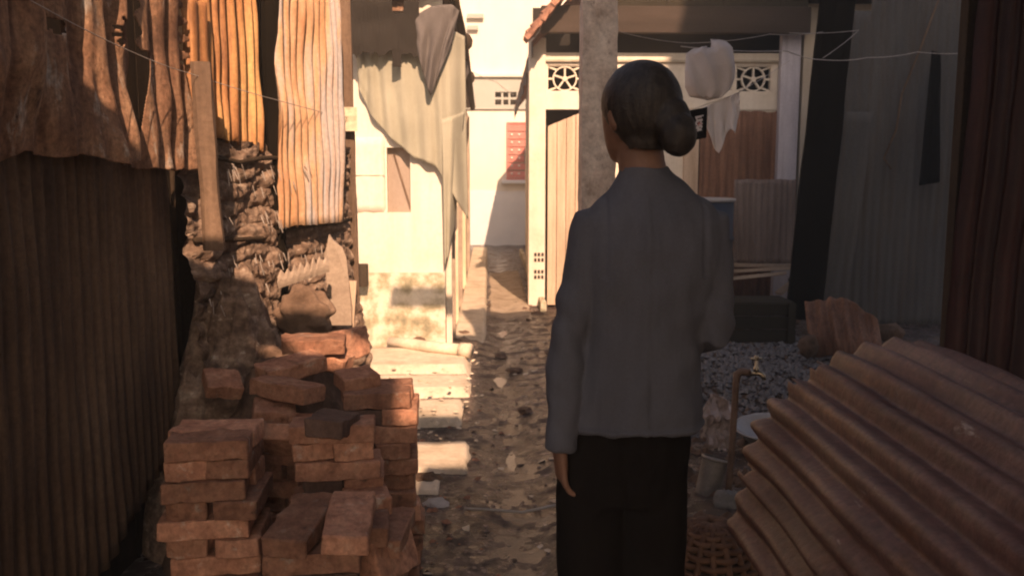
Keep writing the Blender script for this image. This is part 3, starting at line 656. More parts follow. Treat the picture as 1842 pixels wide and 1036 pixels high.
# blue and orange ribbed sheet
o = V((-.862, 3.70, 1.122)); u, W = span((-.862, 3.70), (-.692, 4.25))
m = MB(); corr(m, o, u, Z, W, 1.25, .054, .014, 14, 30, .026, 2.5, 41, sharp=.55, bot=lambda a: .008*noise.noise(V((a*22, 5, 1))) - .006*a,
               left=lambda b: .055 * sstep(.10, .80, b) + .004*noise.noise(V((b*20, 1, 1))))
tag(m.build('corrugated_sheet', m_rust_blue, smooth=True, solid=.002), 'blue and orange streaked ribbed sheet next to the pale house', 'metal sheet', 'corrugated sheets of the left shacks')
# backing boards of the shack, dark
bw = thing('shack_wall', 'dark board wall of the shack behind the rusty sheets', 'shack wall', (-1.3, 3, 0))
for k in range(12):
    y0 = 1.0 + k*.225
    m = MB(); m.box((-1.27, y0+.004, -.05), (-1.245, y0+.221, 2.3)); m.build('plank', m_wood_dark, bw)
d0 = V((-1.22, 3.48, 0)); d1 = V((-.72, 4.66, 0)); uu = (d1-d0).normalized(); nn_ = V((uu.y, -uu.x, 0))
for k in range(7):
    a = d0.lerp(d1, k/7); b = d0.lerp(d1, (k+1)/7); m = MB()
    c = (a+b)/2; m.obox(c + Z*1.1, ((b-a).length-.006, .022, 2.3), Matrix.Rotation(math.atan2(uu.y, uu.x), 3, 'Z')); m.build('plank', m_wood_dark, bw)
# posts
def post(px0, px1, Y, z0, z1, mm, label, lean=0., seed=0, d=.05):
    x0, x1 = PX(px0, Y), PX(px1, Y); w = x1-x0; m = MB()
    def fn(a, b):
        k = a*8; i = int(k) % 8; ang = 2*PI*i/8 + PI/8; z = lerp(z0, z1, b)
        rx, ry = w*.54, d
        return V(((x0+x1)/2 + lean*(b-.5) + rx*max(-.93, min(.93, 1.2*math.cos(ang))) + .006*noise.noise(V((z*5, i, seed))), Y + ry*.5*max(-.93, min(.93, 1.2*math.sin(ang))) + .004*noise.noise(V((z*9, i, seed+3))), z))
    m.grid(fn, 8, 40)
    m.add([fn(i/8, 1) for i in range(8)], [tuple(range(8))])
    return tag(m.build('wooden_post', mm), label, 'post', 'wooden posts of the left shacks')
post(357, 391, 3.12, 1.08, 1.72, m_wood, 'grey weathered post standing before the rusty sheets', -.02, 1)
post(478, 511, 3.80, -.02, 2.35, m_wood_black, 'dark post between the golden sheet and the blue streaked sheet', .02, 5)
post(618, 640, 4.5, -.02, 2.5, m_wood, 'slim brown post at the corner next to the pale house', -.02, 8)
m = MB(); c = P(627, 215, 4.44); m.grid(lambda a, b: c + V(((a-.5)*.085, -.006 - .012*math.sin(a*3)+.006*noise.noise(V((a*4,b*4,1))), (b-.5)*.115)), 8, 8)
tag(m.build('paper_scrap', m_cream_board, solid=.002), 'crumpled cream paper scrap stuck on the slim brown post', 'paper')
m = MB(); c = P(651, 495, 6.42); m.obox(c, (.085, .09, .16)); tag(m.build('wall_shade_block', m_wood_dark, bevel=.006), 'small dark block standing in for a shadow low on the pale house wall', 'bracket')  # dark block stands in for a shadow on the wall

# thatch: courses of torn palm leaf on a pole frame
thx = thing('rubble_wall', 'crumbling layered brown wall of matting and rubble under the rusty sheets', 'rubble wall', (-1.0, 3.7, .5))
t0, t1 = V((-1.115, 3.22, 0)), V((-.725, 4.45, 0)); tu = (t1-t0).normalized(); tn = V((tu.y, -tu.x, 0))
rnd = random.Random(5)
m = MB()
for zz, s0, s1, n in ((1.37, .16, .60, 60), (1.30, .30, .62, 44), (1.18, .05, .5, 30), (1.02, .1, .7, 26), (.90, .0, .6, 24), (.78, .1, .5, 16)):
    for i in range(n):
        s_ = rnd.uniform(s0, s1)
        if noise.noise(V((s_*14, zz*9, 5))) < -.05: continue
        base = t0.lerp(t1, s_) + tn*(.06 + .05*rnd.random() + .20*max(0, 1-zz/1.25)**1.6) + Z*(zz + rnd.uniform(-.03, .02)); ln = rnd.uniform(.02, .06); w = rnd.uniform(.002, .006); sx = rnd.uniform(-.012, .012)
        a_ = tu*w; m.add([base-a_, base+a_, base+a_*.6+tu*sx-Z*ln+tn*.01, base-a_*.6+tu*sx-Z*ln+tn*.01], [(0,1,2,3)])
tag(m.build('dry_leaves', m_thatch_pale, thx), kind='stuff')
m = MB()
def layerfn(a, b):
    z = lerp(.0, 1.47, b); p = t0.lerp(t1, a)
    k = z/.075 + 1.1*noise.noise(V((a*5, z*2, 3))); fr = k - math.floor(k); cid = math.floor(k)
    led = .018*(1-abs(fr*2-1)**4) * (1 + 1.2*noise.noise(V((a*9 + cid*3.3, cid*1.7, 2))))
    out = .015 + .20*max(0, 1-z/1.25)**1.6*(1 + .5*noise.noise(V((a*4, z*3, 9)))) + led + .030*noise.noise(V((a*8, z*7, 1))) + .016*noise.noise(V((a*24, z*20, 4))) + .007*noise.noise(V((a*60, z*55, 6)))
    return p + tn*out + Z*z
m.grid(layerfn, 170, 190, skip=lambda a, b: noise.noise(V((a*8, b*11, 7))) > .66 and b > .3)
m.build('layered_matting', m_layer, thx, smooth=False)
for zz in (1.40, 1.10):
    m = MB(); m.tube([t0.lerp(t1, k/8*.94+.02) + tn*(.045+.01*rnd.random()) + Z*(zz + .02*rnd.uniform(-1, 1)) for k in range(9)], .010, 7); m.build('pole', m_wood_dark, thx, smooth=True)

# sacks, torn cardboard and board leaning at the thatch foot
def lump(name, c, r, mm, label, cat, seed, amp=.28, rot=0., grp=None, nu=26, nv=18):
    m = MB(); m.ball(c, r, nu, nv, amp, 7, seed, Matrix.Rotation(rot, 3, 'Y'))
    if name == 'jute_sack':
        m = MB(); m.ball(c, r, 64, 44, .30, 7, seed, Matrix.Rotation(rot, 3, 'Y')); c_ = V(c)
        m.v = [p + (p-c_).normalized()*(.009*noise.noise(V((p.x*20, p.y*20, p.z*11))) + .004*abs(noise.noise(p*38 + V((seed,0,0)))) - .012*abs(noise.noise(V((p.x*11+seed, p.y*11, p.z*17))))) for p in m.v]
    o = m.build(name, mm, smooth=True)
    return tag(o, label, cat, grp)
lump('jute_sack', P(548, 566, 3.66), (.118, .08, .115), m_sack, 'sunlit bulging sack below the jagged cardboard edge', 'sack', 5, .35, -.2)
m = MB(); a0, a1 = P(500, 497, 3.66), P(592, 468, 3.83)
def teeth(a, b):
    p = a0.lerp(a1, a); k = a*8; tooth = (1 - abs((k % 1)*2-1)) * (.024 + .03*noise.noise(V((int(k)*1.7, 3, 1))))
    return p + Z*(lerp(-.05, tooth + .01*noise.noise(V((a*20, 2, 1))), b)) + V((0, -.012*math.sin(b*3), 0))
m.grid(teeth, 96, 4)
tag(m.build('torn_cardboard', m_wood_pale, solid=.004), 'strip of torn cardboard with a jagged saw tooth edge on the sack', 'cardboard')
m = MB(); prof = [(-.06, 0), (-.055, .2), (-.062, .33), (-.045, .37), (-.034, .42), (-.018, .395), (.004, .375), (.022, .36), (.038, .31), (.045, .2), (.055, .08), (.05, 0)]
bc = P(606, 592, 3.95); m.add([bc + V((x, .10*(-z)+.10 + .01*math.sin(x*60), z)) for x, z in prof] + [bc + V((x, .10*(-z)+.118, z)) for x, z in prof],
      [tuple(range(12)), tuple(reversed(range(12, 24)))] + [(i, (i+12), ((i+1) % 12)+12, (i+1) % 12) for i in range(12)])
tag(m.build('broken_board', m_wood_pale, fixn=True), 'pale sunlit broken board standing with a pointed top by the corner post', 'board')
m = MB(); bc = P(632, 600, 4.3); m.obox(bc + V((0,0,.08)), (.035, .02, .36), Matrix.Rotation(.08, 3, 'Y')); tag(m.build('split_stick', m_wood_tan), 'short split stick beside the pale pointed board', 'stick')

# rubble mound under the loose bricks
def mound(name, c, rx, ry, h, mm, seed, kind='stuff', n=46, amp=.35):
    m = MB()
    def fn(a, b):
        x, y = (a-.5)*2, (b-.5)*2; r = math.hypot(x, y); k = max(0, 1-r)**.7 if r < 1 else 0
        z = h*min(1, 1.25*k) * (1 + amp*noise.noise(V((x*4+seed, y*4, seed)))) + (.05*noise.noise(V((x*9+seed, y*9, 2))) + .03*noise.noise(V((x*23+seed, y*23, 5))))*min(1, 3*k) - .03
        return V((c[0]+x*rx, c[1]+y*ry, z))
    m.grid(fn, n, n); return tag(m.build(name, mm, loc=(0,0,0), smooth=True), 'rubble heap behind the brick stacks' if kind == 'stuff' else None, None, None, kind)
mound('rubble', (-.98, 3.40, 0), .36, .5, .92, m_layer, 27, amp=.30, n=110)
mound('rubble', (-.72, 3.22, 0), .46, .62, .70, m_dirt, 3, amp=.15)
mound('rubble', (-.80, 3.95, 0), .42, .6, .52, m_dirt, 13, amp=.15)

# ------------------------------------------------------------------ bricks
BL, BW, BH = .228, .108, .0508
def brick_mesh(seed, L=BL):
    r = random.Random(seed); m = MB(); nx_, ny, nz_ = 5, 3, 2; vs_ = {}
    bm = bmesh.new()
    bmesh.ops.create_cube(bm, size=1)
    bmesh.ops.subdivide_edges(bm, edges=[e for e in bm.edges if abs((e.verts[0].co-e.verts[1].co).x) > .5], cuts=7, use_grid_fill=True)
    bmesh.ops.subdivide_edges(bm, edges=[e for e in bm.edges if abs((e.verts[0].co-e.verts[1].co).y) > .5], cuts=2, use_grid_fill=True)
    bmesh.ops.bevel(bm, geom=[e for e in bm.edges if e.calc_face_angle(0) > 1], offset=.06, offset_type='OFFSET', segments=1, affect='EDGES', clamp_overlap=True) if False else None
    for v in bm.verts:
        c = v.co; k = V((c.x*L, c.y*BW, c.z*BH))
        j = .006
        k += V((noise.noise(V((c.x*4, c.y*3, c.z*3+seed*3.1))), noise.noise(V((c.x*5+7, c.y*3, c.z*3+seed*3.1))), .8*noise.noise(V((c.x*5, c.y*3+9, c.z*3+seed*3.1))))) * j*.8 + V((noise.noise(V((c.x*17, c.y*9, seed))), noise.noise(V((c.x*17, c.z*9, seed+4))), noise.noise(V((c.y*9, c.x*17, seed+8))))) * .0028
        v.co = k
    bmesh.ops.bevel(bm, geom=[e for e in bm.edges if e.calc_face_angle(0) > .9], offset=.0035, offset_type='OFFSET', segments=1, affect='EDGES', clamp_overlap=True)
    me = bpy.data.meshes.new('brick'); bm.to_mesh(me); bm.free(); me.materials.append(m_brick); return me
bricks = [brick_mesh(i, BL - .02*(i % 3 == 1)) for i in range(9)]
halves = [brick_mesh(20+i, .12) for i in range(3)]
dark_me = brick_mesh(40, .125); dark_me.materials.clear(); dark_me.materials.append(m_brick_dark)
dark_bricks = []
for me_ in bricks[:2]:
    q_ = me_.copy(); q_.materials.clear(); q_.materials.append(m_brick_dark); dark_bricks.append(q_)
def brick(loc, rz=0., rx=0., ry=0., parent=None, me=None, name='brick'):
    o = bpy.data.objects.new(name, me or (random.choice(dark_bricks) if random.random() < .09 else random.choice(bricks))); COL.objects.link(o)
    if parent is not None:
        o.parent = parent; o.location = V(loc) - ORG[parent.name]
    else: o.location = loc; ORG[o.name] = V(loc)
    o.rotation_euler = (rx, ry, rz); return o
def stack(label, x0, y0, n, rz, seed, header_last, skip=()):
    r = random.Random(seed); t = thing('brick_stack', label, 'brick stack', (x0, y0, 0), 'stacks of red bricks'); M2 = Matrix.Rotation(rz, 3, 'Z')
    for k in range(n):
        z = BH*(k+.5) + .001*k; hd = (n-1-k) % 2 == (0 if header_last else 1)
        dx, dy = r.uniform(-.02, .02), r.uniform(-.016, .016)
        for q in (0, 1):
            if (k, q) in skip: continue
            s_ = -.5 if q == 0 else .5
            off = V((s_*(BW+.009), 0, 0)) if hd else V((0, s_*(BW+.006), 0))
            p = V((x0, y0, z)) + M2 @ (off + V((dx + r.uniform(-.008, .008), dy + r.uniform(-.008, .008), r.uniform(-.001, .001))))
            brick(p, rz + (PI/2 if hd else 0) + r.uniform(-.09, .09), r.uniform(-.012, .012), r.uniform(-.012, .012), t)
    return t
s1 = stack('front left stack of red bricks in alternating courses beside the dark wall', -.722, 2.315, 13, R(4), 1, False)
s2 = stack('crooked middle brick stack topped by an overburnt dark brick', -.432, 2.46, 13, R(9), 2, False, skip=((12, 1),))
s3 = stack('tall right hand brick stack with its end catching the sun', -.352, 2.80, 13, R(6), 3, False)
s4 = stack('low brick stack hidden between the others at the rear', -.60, 2.74, 11, R(-8), 4, True)
# courses leaning in front of the middle stack
lb = thing('brick_stack', 'collapsed bricks sliding down before the middle stack', 'brick stack', (-.45, 2.24, 0), 'stacks of red bricks')
for k in range(9):
    brick((-.33 + random.uniform(-.012, .012), 2.27 + random.uniform(-.01, .01), BH*(k+.5)), R(90)+random.uniform(-.1, .1), parent=lb)
    brick((-.45 + random.uniform(-.012, .012), 2.24, BH*(k+.5)), R(90)+random.uniform(-.1, .1), parent=lb) if k < 9 else None
brick((-.462, 2.10, .495), R(80), R(0), R(-8), lb, bricks[2]); brick((-.345, 2.10, .500), R(93), R(3), R(-7), lb, bricks[3])
for k in range(9):
    brick((-.44+random.uniform(-.02,.02), 2.06, BH*(k+.5)), R(3)+random.uniform(-.1,.1), parent=lb)
    if k % 2: brick((-.275+random.uniform(-.012,.012), 2.32, BH*(k+.5)), R(80)+random.uniform(-.1,.1), parent=lb)
brick(P(700, 1000, 2.25), R(70), R(70), R(10), lb)
brick(P(660, 900, 2.34), R(15), 0, R(0), lb, random.choice(halves))
# loose bricks lying on top, each its own thing
G = 'loose bricks on top of the stacks'
def loose(label, p, rz=0., rx=0., ry=0., me=None):
    return tag(brick(p, rz, rx, ry, None, me, 'loose_brick'), label, 'brick', G)
loose('blackened square brick perched on the middle stack', P(598, 762, 2.36), R(76), R(2), R(2), dark_me)
loose('long brick lying slantwise in front of the jutting pair', P(516, 700, 2.66), R(-26), R(-4), R(4))
loose('brick pointing away from the viewer on the slanting brick', P(524, 660, 2.83), R(38), R(6), R(-6))
loose('brick lying across the rear end of the jutting pair', P(565, 618, 2.98), R(8), R(4), R(2))
loose('small broken brick left of the sunlit stack top', P(642, 683, 2.80), R(28), R(6), R(-4), halves[0])
loose('brick half buried behind the slanting brick', P(600, 650, 3.02), R(80), R(10), R(0), halves[1])
loose('rounded broken brick under the slanting brick', P(492, 742, 2.62), R(14), R(12), R(8), halves[2])
loose('upright broken brick at the back by the pale board', P(622, 620, 3.18), R(60), R(80), R(0))
loose('brick bat sunk in the rubble behind the front left stack', P(400, 690, 3.0), R(30), R(24), R(10), halves[1])
loose('brick end sticking up between the front stacks', P(500, 790, 2.52), R(84), R(0), R(40), halves[2])

# ------------------------------------------------------------------ things lying in the alley
lump('pale_stone', P(785, 918, 3.52) + V((0,0,-.008)), (.080, .065, .056), m_stone, 'smooth pale stone lying in the mud by the bricks', 'stone', 3, .22)
lump('brown_shard', P(824, 925, 3.52), (.026, .02, .028), m_brick_dark, 'small dark shard against the pale stone', 'shard', 7, .4, nu=10, nv=7)
m = MB(); pts = [P(835, 942, 3.42), P(880, 941, 3.43), P(940, 938, 3.45), P(1010, 935, 3.48)]
m.tube([V((p.x, p.y, .012+ground_z(p.x, p.y))) for p in pts], .006, 7); tag(m.build('thin_rod', m_wire, smooth=True), 'thin pale rod lying across the muddy path behind the woman', 'rod')
rnd = random.Random(21)
fs_l = ['flat pale stone in the middle of the muddy path', 'small flat stone nearer the woman on the path', 'chipped flat stone at the left of the path', 'flat stone near the sunlit triangle on the path',
        'dark flat stone beside the wet gutter', 'broken flat stone close to the brick stacks']
for k, (px, py) in enumerate(((945, 748), (925, 668), (778, 700), (835, 605), (900, 640), (765, 880))):
    Y = 1600*1.35/(py-310); c = P(px, py, Y); c.z = ground_z(c.x, c.y) + .012
    m = MB(); m.ball(c, (.05*rnd.uniform(.8, 1.4), .05, .018), 12, 7, .5, 6, k*3+1); tag(m.build('flat_stone', m_dirt, smooth=False), fs_l[k], 'stone', 'flat stones in the alley mud')
# chips and litter trodden into the mud
def scatter(name, label, mm, n, fx, size, seed, flat=.5, spec=None):
    r = random.Random(seed); m = MB()
    for i in range(n):
        x, y = fx(r); s_ = size * r.uniform(.4, 1.5) ** 1.5; z = ground_z(x, y) + (spec(x, y) if spec else 0); a = r.random()*6.28
        rot = Matrix.Rotation(a, 3, 'Z') @ Matrix.Rotation(r.uniform(-.5, .5), 3, 'X')
        pts = [V((1,0,0)), V((.2,.9,.1)), V((-.9,.3,0)), V((-.4,-.8,.1)), V((.5,-.7,0)), V((.1,.1,1)), V((.1,0,-.8))]
        m.add([V((x, y, z)) + rot @ V((p.x*s_*r.uniform(.6, 1.2), p.y*s_*r.uniform(.6, 1.2), p.z*s_*flat*r.uniform(.6,1.2))) for p in pts],
              [(i_, (i_+1) % 5, 5) for i_ in range(5)] + [((i_+1) % 5, i_, 6) for i_ in range(5)])
    return tag(m.build(name, mm, loc=(0,0,0)), label, None, None, 'stuff')
scatter('pebbles', None, m_pebble, 900, lambda r: (r.uniform(-.5, .62), r.uniform(2.6, 12)), .009, 1)
scatter('stone_chips', None, m_pebble, 260, lambda r: (r.gauss(.10, .2), r.uniform(2.7, 12)), .011, 2, .35)
scatter('litter', None, m_thatch, 110, lambda r: (r.uniform(-.5, .6), r.uniform(2.6, 12)), .020, 11, .22)
scatter('clods', None, m_dirt, 170, lambda r: ((r.uniform(-.55, -.2) if r.random() < .5 else r.uniform(.35, .65)), r.uniform(2.6, 12)), .030, 12, .4)
scatter('pale_litter', None, m_slab, 130, lambda r: (r.gauss(.08, .24), r.uniform(2.6, 12)), .020, 13, .2)
scatter('brick_chips', None, m_brick, 160, lambda r: (r.gauss(-.35, .2), r.uniform(2.3, 5.0)), .016, 3)
scatter('plaster_flakes', None, m_slab, 160, lambda r: (r.uniform(-.75, -.05), r.uniform(4.2, 6.4)), .014, 4, .4, lambda x, y: .06)
GY = lambda r: (r.uniform(1.0, 2.6), r.uniform(4.4, 7.2))
hump = lambda x, y: .06*math.exp(-((x-1.7)/.6)**2 - ((y-5.6)/.9)**2)
scatter('gravel', None, m_gravel, 5200, GY, .017, 5, .8, hump)
scatter('yard_rubble', None, m_dirt, 1500, lambda r: (r.uniform(.7, 3.4), r.uniform(3, 8)), .03, 6, .7)

# ------------------------------------------------------------------ right yard
# dark red ribbed sheet at the right edge
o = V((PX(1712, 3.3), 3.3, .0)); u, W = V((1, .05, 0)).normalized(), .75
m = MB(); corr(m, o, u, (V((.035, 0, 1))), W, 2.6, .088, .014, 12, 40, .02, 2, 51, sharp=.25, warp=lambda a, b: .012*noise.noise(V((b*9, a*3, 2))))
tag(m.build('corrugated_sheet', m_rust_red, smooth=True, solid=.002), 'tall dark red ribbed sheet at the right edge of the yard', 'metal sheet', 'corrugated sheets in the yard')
m = MB(); m.box((PX(1738, 3.34), 3.40, 0), (PX(1738, 3.34)+.05, 3.46, 2.7)); tag(m.build('fence_post', m_wood_dark, bevel=.004), 'thin dark post just behind the dark red sheet', 'post')
# tall grey sheet wall
Yg = 7.8; o = V((PX(1486, Yg), Yg, -.05)); W = PX(1748, Yg) - PX(1486, Yg); H_ = 3.2
m = MB(); corr(m, o, V((1, 0, 0)), Z, W, H_, .072, .005, 8, 30, .02, 1.5, 61, skip=lambda a, b: (a < .34 - .6*(1-b)*1.2 and b > .85) )
gs = tag(m.build('corrugated_sheet', m_grey_sheet, smooth=True, solid=.004), 'tall grey cement sheet wall standing behind the yard', 'metal sheet', 'corrugated sheets in the yard')
m = MB(); corr(m, V((PX(1480, 7.6), 7.6, -.03)), V((1, .1, 0)), V((.10, .02, 1)), .26, 1.9, .10, .008, 8, 20, .01, 2, 66)
tag(m.build('corrugated_sheet', m_grey_sheet, smooth=True, solid=.004), 'narrow grey sheet offcut leaning against the tall grey wall', 'metal sheet', 'corrugated sheets in the yard')
# leaning tarred board
m = MB(); y = 7.2; pts = [(1415, 575), (1478, 575), (1541, -15), (1478, -15)]; q = [P(a, b, y) for a, b in pts]
def brd(a, b, dy): 
    p = q[0].lerp(q[1], a).lerp(q[3].lerp(q[2], a), b); return V((p.x + .012*noise.noise(V((b*6, a*3, 2))), y + dy + .01*noise.noise(V((a*3, b*5, 1))), p.z))
m.grid(lambda a, b: brd(a, b, 0), 6, 24); m.grid(lambda a, b: brd(1-a, b, .04), 6, 24)
for a in (0, 1): m.grid(lambda t_, b: brd(a, b, .04*t_ if a else .04*(1-t_)), 1, 24)
tag(m.build('leaning_board', m_wood_black), 'wide black tarred board leaning in front of the grey wall', 'board')
# cloth strip hanging on the grey wall
top = [P(1676, 92, 7.6), P(1692, 96, 7.6)]; bot = [P(1653, 334, 7.6), P(1690, 328, 7.6)]
m = MB(); m.grid(cloth_bits(top, bot, 8, 20, .012, 1.5, 4), 10, 24); tag(m.build('hanging_strip', m_black_cloth, smooth=True, solid=.006), 'narrow black cloth hung from the wire by the grey wall', 'cloth')
m = MB(); m.tube([P(1690, -5, 7.7), P(1655, 90, 7.7), P(1622, 170, 7.72), P(1612, 235, 7.72), P(1590, 285, 7.74), P(1604, 305, 7.74)], .008, 6); tag(m.build('old_rope', m_rust_dark, smooth=True), 'brown frayed rope trailing down the grey wall', 'rope')
# crumpled sheet piece on the ground
cA, cB = P(1462, 636, 6.2), P(1590, 628, 6.0); u = (cB-cA).normalized()
m = MB(); corr(m, cA + V((0,0,-.03)), u, V((-.06, .45, 1)).normalized(), (cB-cA).length, .44, .085, .018, 10, 26, .06, 3, 71, bot=ragged(4, .05, 3), top=lambda a: -.18*max(0, a-.62)*2.6 + .03*noise.noise(V((a*9, 1, 1))), warp=lambda a, b: -.10*(b-.3)**2 + .05*math.sin(b*4+a*2))
tag(m.build('corrugated_sheet', m_brown_sheet, smooth=True, solid=.002), 'short crumpled brown sheet slumped before the grey wall', 'metal sheet', 'corrugated sheets in the yard')
lump('rubble_block', P(1600, 600, 6.3), (.12, .08, .07), m_dirt, 'angular brown rubble block right of the crumpled sheet', 'rubble', 4, .5, nu=9, nv=6)
lump('rubble_block', P(1455, 622, 6.1), (.07, .06, .09), m_dirt, 'small brown lump left of the crumpled sheet', 'rubble', 8, .5, nu=9, nv=6)
# crate with dark mossy boards
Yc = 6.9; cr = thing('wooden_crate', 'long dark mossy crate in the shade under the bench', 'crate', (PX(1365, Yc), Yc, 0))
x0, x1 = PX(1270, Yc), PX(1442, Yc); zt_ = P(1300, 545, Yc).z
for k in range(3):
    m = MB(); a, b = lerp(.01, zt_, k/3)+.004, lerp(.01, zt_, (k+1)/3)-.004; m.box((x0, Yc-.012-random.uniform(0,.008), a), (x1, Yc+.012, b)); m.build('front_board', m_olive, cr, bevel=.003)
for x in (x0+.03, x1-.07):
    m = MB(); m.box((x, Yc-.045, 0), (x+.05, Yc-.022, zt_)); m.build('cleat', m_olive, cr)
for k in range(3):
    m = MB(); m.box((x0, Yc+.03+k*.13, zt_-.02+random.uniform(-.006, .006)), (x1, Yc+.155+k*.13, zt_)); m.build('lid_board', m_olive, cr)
# bench with pale broken boards and the sheet standing on it
Yb = 8.3; bz = P(1370, 487, Yb).z
bt = thing('work_bench', 'low bench with pale broken boards in front of the tiled house', 'bench', (PX(1370, Yb), Yb, 0))
for k, (xa, xb, dy, rz_, rx_, dz) in enumerate(((1290, 1425, -.10, -.05, .35, .005), (1296, 1402, -.26, -.10, .45, -.035), (1310, 1440, .10, .02, .1, .03))):
    a, b = PX(xa, Yb), PX(xb, Yb); m = MB(); c = V(((a+b)/2, Yb+dy, bz+dz)); rot = Matrix.Rotation(rz_, 3, 'Y') @ Matrix.Rotation(-rx_*.4, 3, 'X')
    n_ = 10
    m.grid(lambda s_, t_: c + rot @ V(((s_-.5)*(b-a), (t_-.5)*.15*(1-.5*max(0, s_-.7)) + .012*noise.noise(V((s_*12, t_*2, k))), .012)), n_, 3); m.build('board', m_wood_pale, bt, solid=.03)
for x in (1300, 1420):
    m = MB(); m.box((PX(x, Yb), Yb-.15, -.03), (PX(x, Yb)+.07, Yb-.08, bz-.06)); m.build('leg', m_wood_dark, bt)
m = MB(); m.beam(P(1400, 528, 8.1), P(1440, 498, 8.2), .08, .03); tag(m.build('broken_plank', m_wood_pale), 'short broken plank propped at the end of the bench', 'plank')
xa, xb = PX(1322, 8.45), PX(1434, 8.45)
m = MB(); corr(m, V((xa, 8.42, bz+.055)), V((1, .02, 0)), V((0, .05, 1)), xb-xa, .80, .06, .006, 8, 16, .012, 3, 81, top=ragged(2, .008, 6))
tag(m.build('corrugated_sheet', m_pinkgrey, smooth=True, solid=.003), 'pinkish grey ribbed sheet standing on the bench', 'metal sheet', 'corrugated sheets in the yard')
# blue drum
dr = thing('steel_drum', 'dark blue steel drum with a pale rim behind the woman', 'drum', (1.95, 8.0, 0))
dz = P(1300, 357, 8.0).z
m = MB(); m.lathe((1.93, 8.0, 0), [(.27,0),(.275,.03),(.27,.06),(.27,dz*.33),(.28,dz*.34),(.28,dz*.36),(.27,dz*.37),(.27,dz*.66),(.28,dz*.67),(.28,dz*.69),(.27,dz*.70),(.27,dz-.03)], 32); m.build('barrel', m_blue, dr, smooth=True)
m = MB(); m.lathe((1.93, 8.0, 0), [(.272,dz-.03),(.285,dz-.02),(.285,dz),(.265,dz+.004),(.255,dz-.015),(.0,dz-.02)], 32, cap=False); m.build('rim', m_enamel, dr, smooth=True)

# ---- bent rusty sheet over the heap (foreground right): ridges run towards the viewer
ctrl = [(.66, .36), (.69, .455), (.702, .56), (.732, .665), (.772, .735), (.85, .812), (.955, .868), (1.085, .893), (1.16, .885), (1.215, .85)]
def arc(ctrl, n=240):
    pts = []
    for i in range(len(ctrl)-1):
        p0 = V((*ctrl[max(i-1,0)], 0)); p1 = V((*ctrl[i], 0)); p2 = V((*ctrl[i+1], 0)); p3 = V((*ctrl[min(i+2, len(ctrl)-1)], 0))
        for k in range(24):
            t = k/24; pts.append(.5*((2*p1) + (-p0+p2)*t + (2*p0-5*p1+4*p2-p3)*t*t + (-p0+3*p1-3*p2+p3)*t**3))
    pts.append(V((*ctrl[-1], 0))); L = [0]
    for a, b in zip(pts, pts[1:]): L.append(L[-1] + (b-a).length)
    return pts, L
apts, aL = arc(ctrl); TOT = aL[-1]
def arc_at(s_):
    i = 0
    while i < len(aL)-2 and aL[i+1] < s_: i += 1
    t = (s_-aL[i])/max(1e-6, aL[i+1]-aL[i]); p = apts[i].lerp(apts[i+1], t)
    j0, j1 = max(i-5, 0), min(i+6, len(apts)-1); d = (apts[j1]-apts[j0]).normalized(); return p, V((-d.y, d.x, 0))
def bent(a, b):
    s_ = a*TOT; p, n_ = arc_at(s_); h = -.0095*math.cos(2*PI*s_/.073 + 1.) + .009*(math.sqrt(math.sin(PI*s_/.073 + .5)**2 + .01) - .62)
    yend = 2.36 - .05*a + .012*noise.noise(V((a*9, 1, 1))) + .005*noise.noise(V((a*50, 4, 1)))
    Yv = lerp(yend, .95, b); h += .014*noise.noise(V((a*3, b*3, 6))) + .004*noise.noise(V((a*14, b*9, 2))) + .012*math.exp(-b*14)*noise.noise(V((a*22, 3, 3)))
    p3 = V((p.x, Yv, p.y)) + V((n_.x, 0, n_.y))*h; p3.z -= .03*b*b; return p3
m = MB(); m.grid(bent, 220, 90, skip=lambda a, b: (b < .03 and noise.noise(V((a*26, 8, 1))) > .35) or (((a-.93)/.012)**2 + ((b-.28)/.02)**2 < 1))
tag(m.build('corrugated_sheet', m_rust_plum, smooth=True, solid=.003), 'large bent rusty sheet arched over a heap in the right foreground', 'metal sheet', 'corrugated sheets in the yard')
m = MB()
def heapfn(a, b):
    s_ = a*TOT; p, n_ = arc_at(s_); return V((p.x + .06 + .05*noise.noise(V((a*6, b*6, 1))), lerp(2.26, .95, b), max(-.02, (p.y-.10)*(.93 + .1*noise.noise(V((a*5, b*7, 2)))))))
m.grid(heapfn, 40, 30); tag(m.build('rubble', m_dirt, loc=(0,0,0), smooth=True), None, None, None, 'stuff')

# ---- standpipe
sp = thing('standpipe', 'rusty standpipe with a bright brass tap behind the woman', 'water tap', (P(1306, 895, 3.6).x, 3.6, 0))
a = P(1308, 905, 3.6); b = P(1324, 690, 3.6); c = P(1326, 673, 3.6); d = P(1334, 668, 3.6); e = P(1350, 670, 3.6)
m = MB(); m.tube([V((a.x, 3.6, -.05)), a, a.lerp(b, .5)+V((.003,0,0)), b, c, d, e], [.014, .0145, .014, .014, .017, .017, .015], 10); m.build('pipe', m_pipe, sp, smooth=True)
m = MB(); m.tube([e, e+V((.012,-.003,0)), e+V((.035,-.006,0)), e+V((.05,-.012,-.012)), e+V((.054,-.014,-.03))], [.017, .013, .013, .011, .009], 10)
m.lathe(e+V((.022,-.005,.0)), [(.012,0),(.012,.02),(.007,.026),(.006,.05),(.004,.055)], 10); tap = m.build('tap', m_brass, sp, smooth=True)
m = MB(); m.tube([e+V((.0,-.008,.062)), e+V((.022,-.005,.057)), e+V((.044,-.004,.062))], [.006,.007,.006], 8); m.ball(e+V((.022,-.005,.066)), .0105, 10, 7); m.build('handle', m_brass, tap, smooth=True)
